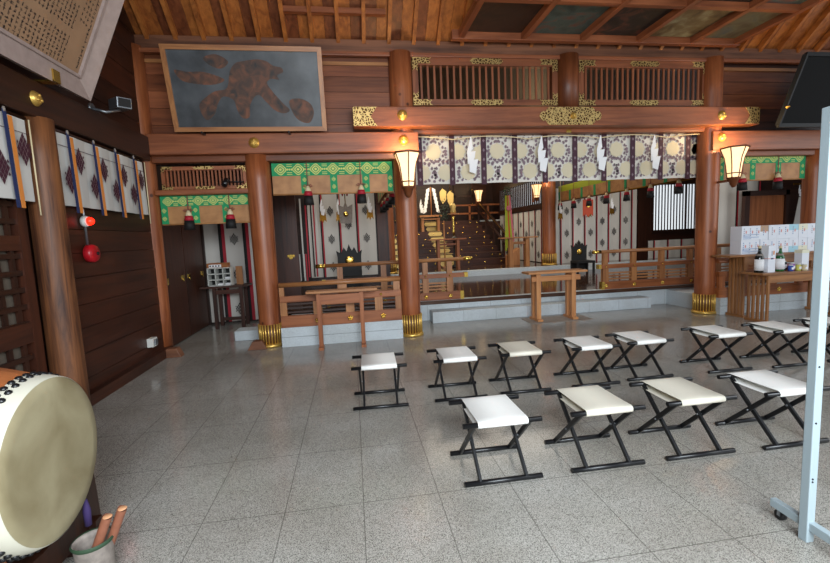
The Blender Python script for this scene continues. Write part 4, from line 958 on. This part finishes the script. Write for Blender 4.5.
def crest_curtain(label, x0, x1, y, z0, z1, period, phase, vert=False, stripe=.035, cr=.15, ch=.24, group=None, seed=0):
    """white hanging with black-and-red stripes and diamond crests; vert: runs along y at x=y"""
    t = thing('crest_curtain', label, 'curtain', ((x0+x1)/2, y, z0) if not vert else (y, (x0+x1)/2, z0), group)
    n = int((x1-x0)*14); vs = []; mb = MB()
    def P(u, z, d=0): return (u, y-d, z) if not vert else (y-d, u, z)
    for k in range(n+1):
        u = x0+(x1-x0)*k/n
        for z in (z0, z1): vs.append(P(u, z, .012*math.sin(u*17)))
    mb.add(vs, [(2*k, 2*k+2, 2*k+3, 2*k+1) for k in range(n)], 'curtain_white', True); mb.build('cloth', t)
    u = x0+phase; i = 0
    while u < x1+.01:
        if x0+.02 < u < x1-.02:
            mb = MB()
            a, b_ = u-stripe, u; 
            for (p, q, m_) in ((u-stripe, u, 'black'), (u, u+stripe, 'red')): mb.quad([P(p, z0, .02), P(q, z0, .02), P(q, z1, .02), P(p, z1, .02)], m_)
            mb.build('striped_ribbon', t)
        c = u+period/2
        if x0+cr/2 < c < x1-cr/2:
            z = z0+.25+(.35 if i % 2 else .0)
            while z < z1-.1:
                mb = MB(); crest(mb, P(c+(.06 if i % 2 else -.06)*0, z, .014), (1, 0, 0) if not vert else (0, 1, 0), (0, 0, 1), (0, -1, 0) if not vert else (-1, 0, 0), cr, ch, 'ink', 10.5); mb.build('crest', t); z += .70
        u += period; i += 1
    return t
crest_curtain('crested white hanging with red stripes behind the pigeonhole table', -2.88, -1.62, 9.0, .04, 2.2, .46, .33, cr=.17, ch=.26, stripe=.06)
# passage table with pigeonhole rack
t = thing('passage_table', 'small dark table against the crested hanging in the passage', 'table', (-2.4, 8.65, 0))
MB().box(-2.86, -2.02, 8.42, 8.86, (.78), .815, 'plank_x').build('table_top', t)
for x in (-2.62, -2.14):
    for y in (8.46, 8.80): MB().box(x-.03, x+.03, y-.03, y+.03, 0, .78, 'plank_z').build('leg', t)
MB().box(-2.62, -2.14, 8.45, 8.48, .66, .74, 'plank_x').build('apron', t); MB().box(-2.62, -2.14, 8.78, 8.82, .10, .16, 'plank_x').build('stretcher', t)
t = thing('pigeonhole_rack', 'white pigeonhole rack of nine slots on the passage table', 'rack', (-2.5, 8.5, .817)); x0, x1, z0, z1 = -2.72, -2.30, .817, 1.16
mb = MB(); mb.box(x0, x1, 8.66, 8.67, z0, z1, 'black')
for k in range(4): z = z0+(z1-z0-.012)*k/3; mb.box(x0, x1, 8.46, 8.66, z, z+.014, 'white_plastic')
for k in range(4): x = x0+(x1-x0-.012)*k/3; mb.box(x, x+.014, 8.46, 8.66, z0, z1, 'white_plastic')
mb.build('shell', t)
for i, (x, z) in enumerate(((-2.50, .835), (-2.36, .835), (-2.36, .95))): MB().box(x-.05, x+.04, 8.48, 8.64, z, z+.03, 'paper').build('paper_slips', t)
t = thing('donation_box', 'flat brown box with white sign on the pigeonhole rack', 'box', (-2.53, 8.56, 1.162)); MB().box(-2.72, -2.35, 8.48, 8.66, 1.162, 1.25, 'orange_x').build('box', t); MB().box(-2.68, -2.46, 8.47, 8.48, 1.17, 1.225, 'paper').build('sign', t)
mb = MB(); 
for k in range(4): mb.box(-2.665+.05*k, -2.64+.05*k, 8.466, 8.47, 1.185, 1.21, 'ink')
mb.build('sign_marks', t)
solo(MB().box(-2.24, -2.12, 8.60, 8.63, .817, 1.17, 'rail_z'), 'wooden_tablet', 'upright brown board beside the pigeonhole rack', 'board')

# small room behind middle blind
crest_curtain('crested white hanging behind the black throne beyond the rack', -1.05, .62, 11.0, .66, 2.72, .44, .33, cr=.17, ch=.27)
mb = MB(); mb.box(-3.0, .95, 11.1, 11.2, 0, 4.5, 'dark_x'); mb.box(-1.6, -1.5, 9.2, 11.1, 0, 4.5, 'dark_y'); struct(mb, 'wall_small_room')
mb = MB(); mb.box(-1.55, -1.08, 8.9, 8.96, .37, 3.2, 'plank_z').box(-1.6, -1.55, 8.88, 8.98, .37, 3.2, 'white_plastic'); 
t = thing('door_leaf', 'dark door leaf with gold fitting behind the brass sleeved pillar', 'door', (-1.3, 8.93, .37)); mb.build('door_panel', t)
mb = MB(); mb.box(-1.30, -1.16, 8.885, 8.90, 1.28, 1.33, 'brass'); mb.lathe((-1.23, 8.885, 1.28), [(.04, 0), (.04, .01)], 'brass', 14, (0, -1, 0)); mb.build('gold_hasp', t)
# stripes bundle
t = thing('striped_hanging', 'bunched white cloth with red and black stripes by the dark door', 'curtain', (-.9, 9.6, .6))
for k in range(7): 
    x = -1.08+.055*k; mb = MB(); mb.box(x, x+.03, 9.58+.02*(k % 2), 9.60+.02*(k % 2), .80, 2.5, ['curtain_white', 'black', 'red', 'curtain_white', 'black', 'red', 'curtain_white'][k]); mb.build('fold', t)
mb = MB()
for k in range(6): MB().box(-1.22+.045*k, -1.19+.045*k, 9.3, 9.32, .75, 1.32, ['curtain_white', 'red', 'curtain_white', 'black', 'curtain_white', 'red'][k]).build('lower_fold', t)

def throne(x, y, z, label, s=1.0):
    t = thing('black_throne', label, 'throne', (x, y, z), 'black crested thrones')
    pts_ = [(-.23, 0), (.23, 0), (.23, .60), (.25, .72), (.16, .66), (.10, .78), (.05, .70), (0, .84), (-.05, .70), (-.10, .78), (-.16, .66), (-.25, .72), (-.23, .60)]
    MB().poly([(a*s, b_*s) for a, b_ in pts_], (x, y, z+.10), (1, 0, 0), (0, 0, 1), .05, 'black_matte').build('back_panel', t)
    MB().lathe((x, y-.05, z+.10+.52*s), [(.085*s, 0), (.085*s, .01), (.05*s, .02), (.02*s, .022)], 'brass', 20, (0, -1, 0)).build('gold_crest', t)
    MB().box(x-.30*s, x+.25*s, y-.45, y-.06, z+.30, z+.36, 'black_matte').build('seat', t)
    for sx_ in (-.27, .22):
        for yy in (y-.42, y-.09): MB().box(x+sx_*s-.025, x+sx_*s+.025, yy-.025, yy+.025, z, z+.30, 'black_matte').build('leg', t)
    return t
throne(-.08, 10.2, .37, 'black throne board with gold crest behind the middle bay railing', 1.2)
throne(6.32, 11.3, .37, 'black throne board with gold crest in front of the wide hanging', .95)

def white_ornament(x, y, z, label, s=1):
    t = thing('hanging_streamer', label, 'paper streamer', (x, y, z-.5))
    mb, _ = zigzag(x, y, z, .62*s, None); mb.build('paper_fold', t)
    MB().poly([(-.06, 0), (.06, 0), (.08, -.22), (.03, -.17), (0, -.24), (-.03, -.17), (-.08, -.22)], (x, y+.02, z-.30), (1, 0, 0), (0, 0, 1), .004, 'brass_dark').build('bronze_tag', t)
    MB().tube([(x, y+.01, z-.3), (x, y+.01, 4.5)], .006, 'cream', 6).build('cord', t)
white_ornament(-.62, 10.0, 2.52, 'paper streamer hung nearest the dark door in the small room'); white_ornament(-.25, 10.0, 2.52, 'paper streamer hung beside the gold plaque in the small room'); white_ornament(.45, 10.0, 2.55, 'paper streamer hung nearest the aisle blind in the small room')
t = thing('gilt_pendant', 'gilt fringed pendant hanging above the black throne', 'pendant', (-.1, 9.8, 1.9))
MB().poly([(-.13, 0), (.13, 0), (.16, .42), (.05, .36), (0, .48), (-.05, .36), (-.16, .42)], (-.1, 9.8, 1.95), (1, 0, 0), (0, 0, 1), .02, 'mount').build('plate', t)
MB().lathe((-.1, 9.78, 2.15), [(.06, 0), (.05, .02), (.01, .03)], 'brass', 14, (0, -1, 0)).build('gold_crest', t); MB().tube([(-.1, 9.79, 2.35), (-.1, 9.79, 4.5)], .012, 'brass', 8).build('chain', t)
for dx in (-.05, .05): MB().lathe((-.1+dx, 9.77, 2.55), [(.012, 0), (.03, .06), (.012, .12)], 'red', 10).build('red_tassel', t)

# second vertical post beside altar stairs, near the small room
MB_ = MB(); MB_.box(.66, .90, 11.0, 11.2, .37, 4.5, 'plank_z'); struct(MB_, 'trim_1')

# altar stairs
t = thing('altar_staircase', 'wide dark altar staircase studded with gold fittings', 'stairs', (3.35, 14, .53))
NS = 8; SX0, SX1 = 1.45, 5.2; SY0, SY1 = 14.0, 17.6; SZ0, SZ1 = .53, 2.15
rz = (SZ1-SZ0)/NS; ry = (SY1-SY0)/NS
for k in range(NS):
    z1 = SZ0+rz*(k+1); y0 = SY0+ry*k
    st = MB().box(SX0, SX1, y0, y0+ry+.02, z1-rz, z1, 'plank_x').build('step', t)
    for j in range(13):
        x = SX0+.15+(SX1-SX0-.3)*j/12
        MB().lathe((x+(.08 if k % 2 else -.04), y0, z1-rz*.5), [(.032, 0), (.028, .01), (.008, .018)], 'brass', 8, (0, -1, 0)).build('gold_stud', st) if (j % 2 == k % 2 or j in (0, 12)) else None
for (xb, xt, w_) in ((1.58, 1.42, .16), (3.15, 3.2, .28)):
    for k in range(NS):
        x = xb+(xt-xb)*k/7; z1 = SZ0+rz*(k+1); y0 = SY0+ry*k; pp = [(-w_, 0), (-w_*.8, .07), (w_*.8, .07), (w_, 0), (w_*.8, -.07), (-w_*.8, -.07)][::-1]
        MB().poly(pp, (x, y0-.002, z1-rz*.5), (1, 0, 0), (0, 0, 1), .012, 'gilt').build('gold_plate', t)
        MB().box(x-w_, x+w_, y0+.0, y0+.16, z1, z1+.008, 'gilt').build('gold_tread_plate', t)
# landing
mb = MB(); mb.box(-.5, 7, 17.6, 18.6, 1.9, 2.15, 'plank_x').box(-.5, 7, 17.58, 17.60, 2.09, 2.15, 'stone_plain'); mb.box(-.5, SX0-.02, 17.62, 17.7, .53, 1.9, 'dark_x').box(SX1+.02, 7, 17.62, 17.7, .53, 1.9, 'dark_x'); struct(mb, 'altar_landing')
t = thing('stair_rail', 'sloping dark stair rail with gold finial beside the altar stairs', 'handrail', (5.3, 14, .53))
for k in range(2):
    zo = .85-.35*k; MB().bar((5.3, 13.9, SZ0+zo), (5.3, 17.7, SZ1+zo), .07, .07, 'dark_y').build('sloping_rail', t)
MB().bar((5.25, 13.9, SZ0+.89), (5.25, 17.7, SZ1+.89), .03, .012, 'gold').build('gold_strip', t)
for k in range(4): y = 14.6+.95*k; z = SZ0+(y-13.9)*(SZ1-SZ0)/3.8; MB().box(5.27, 5.33, y-.03, y+.03, z-.1, z+.85, 'dark_z').build('post', t)
MB().lathe((5.3, 13.8, SZ0), [(.085, 0), (.085, .98)], 'dark_z', 16).build('newel', t); MB().lathe((5.3, 13.8, SZ0), [(.10, 0), (.10, .28)], 'brass', 20).build('gold_sleeve', t)
MB().lathe((5.3, 13.8, SZ0+.98), [(.10, 0), (.10, .05), (.05, .07), (.10, .16), (.08, .22), (.005, .30)], 'brass', 16).build('gold_finial', t)
t = thing('landing_rail', 'horizontal dark railing on the altar landing', 'railing', (5.2, 17.75, 2.15)); 
for z in (2.45, 2.8): MB().bar((4.2, 17.75, z), (6.6, 17.75, z), .06, .07, 'panel_x').build('rail_bar', t)
for x in (4.25, 5.0, 5.8, 6.5): MB().box(x-.04, x+.04, 17.72, 17.78, 2.15, 2.8, 'panel_z').build('post', t)
# altar doors, gold hangings
for i, x in enumerate((1.5, 2.45, 4.0, 4.95)):
    lab = ['dark altar door panel nearest the small room', 'dark altar door panel behind the white paper wand', 'dark altar door panel behind the gold stand', 'dark altar door panel behind the stair head lantern'][i]
    t = thing('altar_door', lab, 'door', (x, 18.5, 2.15)); MB().box(x-.43, x+.43, 18.48, 18.54, 2.16, 4.3, 'dark_z').build('door_panel', t)
    mb = MB(); mb.box(x-.43, x+.43, 18.46, 18.48, 2.16, 2.24, 'dark_x').box(x-.43, x+.43, 18.46, 18.48, 3.2, 3.28, 'plank_x').box(x-.43, x-.36, 18.46, 18.48, 2.16, 4.3, 'plank_z').box(x+.36, x+.43, 18.46, 18.48, 2.16, 4.3, 'plank_z'); mb.build('frame', t)
    for z in (2.3, 2.9, 3.5): MB().lathe((x+.39, 18.46, z), [(.035, 0), (.03, .01), (.01, .02)], 'brass', 8, (0, -1, 0)).build('gold_stud', t)
for i, (x, z) in enumerate(((3.75, 3.15), (4.05, 3.05))):
    t = thing('gold_hanging', ['gold leaf shaped hanging beside the white paper wand', 'gold leaf shaped hanging beside the gold stand'][i], 'ornament', (x, 17.3, z-.3))
    MB().poly([(0, 0), (.14, .16), (.16, .50), (0, .62), (-.12, .48), (-.10, .2)], (x, 17.3, z-.3), (1, 0, 0), (0, 0, 1), .03, 'gilt').build('gold_leaf', t); MB().tube([(x, 17.3, z+.3), (x, 17.3, 4.5)], .008, 'brass', 6).build('chain', t)
# gohei wand on offering stand
t = thing('paper_wand', 'upright wand of large white folded paper on the altar stairs', 'paper wand', (3.1, 16.4, 2.35)); MB().tube([(3.1, 16.42, 2.37), (3.1, 16.42, 3.45)], .02, 'hinoki_z', 8).build('stick', t)
for s in (-1, 1):
    for k in range(6):
        cx = 3.1+s*(.05+.028*k); cz = 3.42-.155*k; w_ = .13; h_ = .14; sk = .07
        p = [(0, 0), (s*w_, -sk), (s*w_, -sk-h_), (0, -h_)]
        if s > 0: p = p[::-1]
        MB().poly(p, (cx, 16.40-.006*k, cz), (1, 0, 0), (0, 0, 1), .004, 'paper').build('paper_fold', t)
mb, _ = zigzag(2.72, 16.4, 3.0, .9, None); solo(mb, 'paper_streamer', 'small white streamer beside the tall paper wand', 'paper streamer', loc=(2.72, 16.4, 2.5))
t = thing('offering_stand', 'brown wooden offering stand under the white paper wand', 'stand', (3.05, 16.4, 1.9))
MB().box(2.60, 3.46, 16.2, 16.6, 2.30, 2.37, 'rail_x').build('tray', t); MB().box(2.66, 3.40, 16.24, 16.56, 2.20, 2.24, 'rail_x').build('shelf', t)
for x in (2.72, 3.34): MB().box(x-.05, x+.05, 16.26, 16.54, 1.75, 2.30, 'rail_z').build('leg', t)
t = thing('sakaki_branch', 'dark green leafy branch in a slim wooden holder before the stairs', 'branch', (2.96, 13.6, .53))
MB().tube([(2.96, 13.6, .53), (2.96, 13.6, 2.05)], .023, 'rail_z', 8).build('holder', t); MB().box(2.86, 3.06, 13.5, 13.7, .53, .58, 'rail_x').build('foot', t)
mb = MB(); rr = random.Random(8)
for k in range(110):
    c = Vector((2.96+max(-.14, min(.14, rr.gauss(0, .08))), 13.6+rr.gauss(0, .06), 2.34+rr.gauss(0, .16))); a = Vector((rr.uniform(-1, 1), rr.uniform(-1, 1), rr.uniform(-.3, 1))).normalized()*.045; b_ = a.orthogonal().normalized()*.018
    mb.quad([c-a, c+b_, c+a, c-b_], 'leaf')
mb.build('leaves', t)
t = thing('gold_stand', 'tall black and gold candle stand before the altar stairs', 'stand', (3.28, 13.6, .53)); q_ = Vector((3.28, 13.6, 0))
MB().lathe(q_, [(.16, .53), (.15, .57), (.03, .62), (.025, 1.40)], 'black_lacquer', 16).build('column', t)
MB().lathe(q_, [(.18, 1.42), (.17, 1.45), (.055, 1.51), (.023, 1.56)], 'black_lacquer', 16).build('base', t)
MB().lathe(q_, [(.023, 1.56), (.045, 1.71), (.027, 1.78), (.04, 1.92), (.027, 2.05), (.045, 2.14), (.027, 2.24)], 'brass', 14).build('stem', t)
MB().box(3.12, 3.44, 13.46, 13.74, 2.24, 2.275, 'hinoki_x').build('tray', t); MB().lathe(q_, [(.07, 2.275), (.10, 2.33), (.08, 2.42), (.11, 2.5), (.055, 2.58)], 'gilt', 10).build('gold_top', t)
# small table and gate like rack on the upper floor
t = thing('low_altar_table', 'open brown table standing before the altar stairs', 'table', (2.95, 12.6, .53))
bevel(MB().box(2.25, 3.40, 12.5, 12.8, 1.44, 1.48, 'panel_x').build('table_top', t), .004)
for x in (2.55, 3.15): MB().box(x-.04, x+.04, 12.53, 12.77, .53, 1.44, 'panel_z').build('leg', t)
MB().box(2.55, 3.15, 12.6, 12.64, 1.28, 1.34, 'panel_x').build('stretcher', t)
t = thing('wooden_gate_rack', 'brown gate shaped rack beside the striped streamer pole', 'rack', (5.0, 12.5, .53))
bevel(MB().box(4.42, 5.62, 12.4, 12.62, 1.40, 1.44, 'rail_x').build('top_plank', t), .004)
for x in (4.78, 5.30): MB().box(x-.06, x+.06, 12.44, 12.58, .53, 1.40, 'rail_z').build('leg', t)
MB().box(4.78, 5.30, 12.48, 12.52, 1.22, 1.30, 'rail_x').build('crosspiece', t)
t = thing('streamer_pole', 'pole hung with green yellow and red silk streamers', 'streamer', (5.0, 13.2, .53))
MB().tube([(4.95, 13.2, .53), (4.95, 13.2, 2.95)], .02, 'dark_z', 8).build('pole', t); mb = MB()
for k in range(40):
    c = Vector((4.95+rr.gauss(0, .07), 13.17+rr.gauss(0, .05), 2.85+rr.gauss(0, .1))); a = Vector((rr.uniform(-1, 1), 0, rr.uniform(-1, 1))).normalized()*.05; b_ = a.orthogonal().normalized()*.02; mb.quad([c-a, c+b_, c+a, c-b_], 'leaf')
mb.build('leaves', t)
for k, (m_, dx, z0) in enumerate((('lime', -.06, 1.0), ('lime', .0, 1.1), ('vermilion', .07, 1.1), ('lime', .13, 1.05), ('pink_cloth', .18, 1.3))): MB().bar((4.92+dx*.4, 13.14-.01*k, 2.75), (4.92+dx, 13.12-.01*k, z0), .06, .006, m_, (0, 1, 0)).build('silk_streamer', t)
MB().lathe((4.97, 13.10, 2.35), [(.085, 0), (.085, .015), (.05, .02)], 'pink_cloth', 18, (0, -1, 0)).build('red_disc', t)
solo(MB().poly([(-.18, 0), (.18, 0), (.18, .55), (-.18, .30)], (5.15, 13.5, .53), (1, 0, 0), (0, 0, 1), .35, 'hinoki_z'), 'wooden_block_stand', 'light wooden carved block at the foot of the stair newel', 'block')

# curtains of the far side of the hall
crest_curtain('wide crested hanging behind the throne on the window side', 6.30, 9.25, 12.9, .53, 2.90, .41, .30, cr=.17, ch=.28, stripe=.03)
crest_curtain('receding crested hanging beside the altar stairs', 13.2, 17.5, 6.25, .55, 2.30, .5, .3, vert=True, cr=.2, ch=.28)
# windows above the receding curtain and in the far wall
mb = MB(); mb.box(9.3, 12.6, 12.95, 13.05, .5, 1.40, 'dark_x').box(9.3, 9.80, 12.9, 13.05, .5, 4.5, 'dark_z').box(9.3, 12.6, 12.95, 13.05, 2.95, 4.5, 'dark_x').box(6.2, 9.3, 13.0, 13.08, .5, 4.5, 'dark_x'); struct(mb, 'wall_far_bay')
def slat_window(name, x0, x1, y, z0, z1, n):
    t = bpy.data.objects.new(name, None); COL.objects.link(t); t.location = ((x0+x1)/2, y, z0); t['kind'] = 'structure'; ORG[t.name] = Vector(t.location)
    mb = MB(); mb.box(x0, x1, y, y+.01, z0, z1, 'window_glow'); mb.build('window_pane', t)
    mb = MB()
    for k in range(n+1): x = x0+(x1-x0)*k/n; w_ = .03 if k in (0, n, n//2) else .013; mb.box(x-w_, x+w_, y-.05, y-.02, z0, z1, 'dark_z')
    mb.box(x0, x1, y-.06, y-.01, z0-.06, z0, 'dark_x').box(x0, x1, y-.06, y-.01, z1, z1+.06, 'dark_x'); mb.build('window_bars', t); return t
plain('window_glow', '#e8edf0', .6, emit='#e2ebf2', es=.9)
slat_window('window_1', 9.80, 12.2, 12.9, 1.46, 2.92, 22)
crest_curtain('short crested hanging under the barred window', 9.64, 12.4, 12.85, .53, 1.12, .5, .2, cr=.16, ch=.22)
t = bpy.data.objects.new('window_2', None); COL.objects.link(t); t.location = (6.3, 15, 2.5); t['kind'] = 'structure'; ORG[t.name] = Vector(t.location)
MB().box(6.30, 6.31, 13.2, 17.5, 2.50, 3.30, 'window_glow').build('window_pane', t); mb = MB()
for k in range(26): y = 13.2+4.3*k/25; mb.box(6.24, 6.28, y-.03, y+.03, 2.5, 3.3, 'dark_z')
mb.box(6.2, 6.34, 13.1, 17.6, 2.32, 2.50, 'dark_y').box(6.2, 6.34, 13.1, 17.6, 3.3, 3.45, 'dark_y').box(6.32, 6.4, 13.08, 18.6, .5, 4.5, 'dark_y'); mb.build('window_bars', t)
# pendants along the aisle blind
for i, (x, y, z, lab) in enumerate(((6.0, 12.2, 2.42, 'paper streamer with bronze tag nearest the deep pillar'), (6.75, 11.9, 2.45, 'paper streamer with bronze tag beside the red banner'), (7.55, 12.0, 2.5, 'paper streamer with bronze tag farthest along the wide hanging'))):
    white_ornament(x+.25, y, z, lab, .9)
t = thing('red_banner', 'small vermilion brocade banner hanging above the black throne', 'banner', (6.78, 11.6, 2.0))
MB().tube([(6.78, 11.6, 2.43), (6.78, 11.6, 4.5)], .006, 'cream', 6).build('cord', t)
MB().poly([(-.16, 0), (-.08, .08), (0, -.02), (.08, .08), (.16, 0), (.16, .48), (-.16, .48)], (6.78, 11.6, 1.95), (1, 0, 0), (0, 0, 1), .01, 'vermilion').build('cloth', t); MB().lathe((6.78, 11.585, 2.25), [(.05, 0), (.04, .01)], 'brass', 12, (0, -1, 0)).build('gold_crest', t)
# hangings in the far bay seen above the boxes
crest_curtain('crested hanging with red stripe beside the framed wooden panel', 8.95, 10.3, 9.6, .37, 2.62, .62, .68, cr=.17, ch=.28)
t = thing('panelled_door', 'brown framed wooden door panel above the gift boxes', 'door', (10.0, 9.2, .4))
MB().box(9.55, 10.55, 9.2, 9.25, .4, 2.22, 'panel_z').build('panel', t); mb = MB(); mb.box(9.42, 9.55, 9.15, 9.25, .4, 2.34, 'dark_z').box(9.42, 10.65, 9.15, 9.25, 2.22, 2.34, 'dark_x').box(10.55, 10.65, 9.15, 9.25, .4, 2.34, 'dark_z'); mb.build('frame', t)
mb = MB(); mb.box(8.92, 12.6, 9.7, 9.8, .37, 4.5, 'dark_x'); struct(mb, 'wall_far_side')
t = thing('paper_bundle', 'white paper cloth bundle hanging beside the framed panel', 'paper streamer', (11.0, 9.2, 1.3)); mb = MB()
for k in range(9): 
    a = -1+2*k/8; mb.bar((11.05+a*.05, 9.2, 2.15), (11.05+a*.22, 9.18, 1.35), .05, .01, 'curtain_white', (0, 1, 0))
mb.build('cloth', t); MB().box(10.8, 11.3, 9.19, 9.21, 2.45, 2.5, 'brass_dark').build('rod', t); MB().tube([(11.05, 9.2, 2.1), (11.05, 9.2, 4.5)], .008, 'cream', 6).build('cord', t)
for i, dx in enumerate((-.12, .12)):
    mb, _ = zigzag(11.05+dx, 9.15, 2.46, .5, None); mb.build('paper_fold', t)
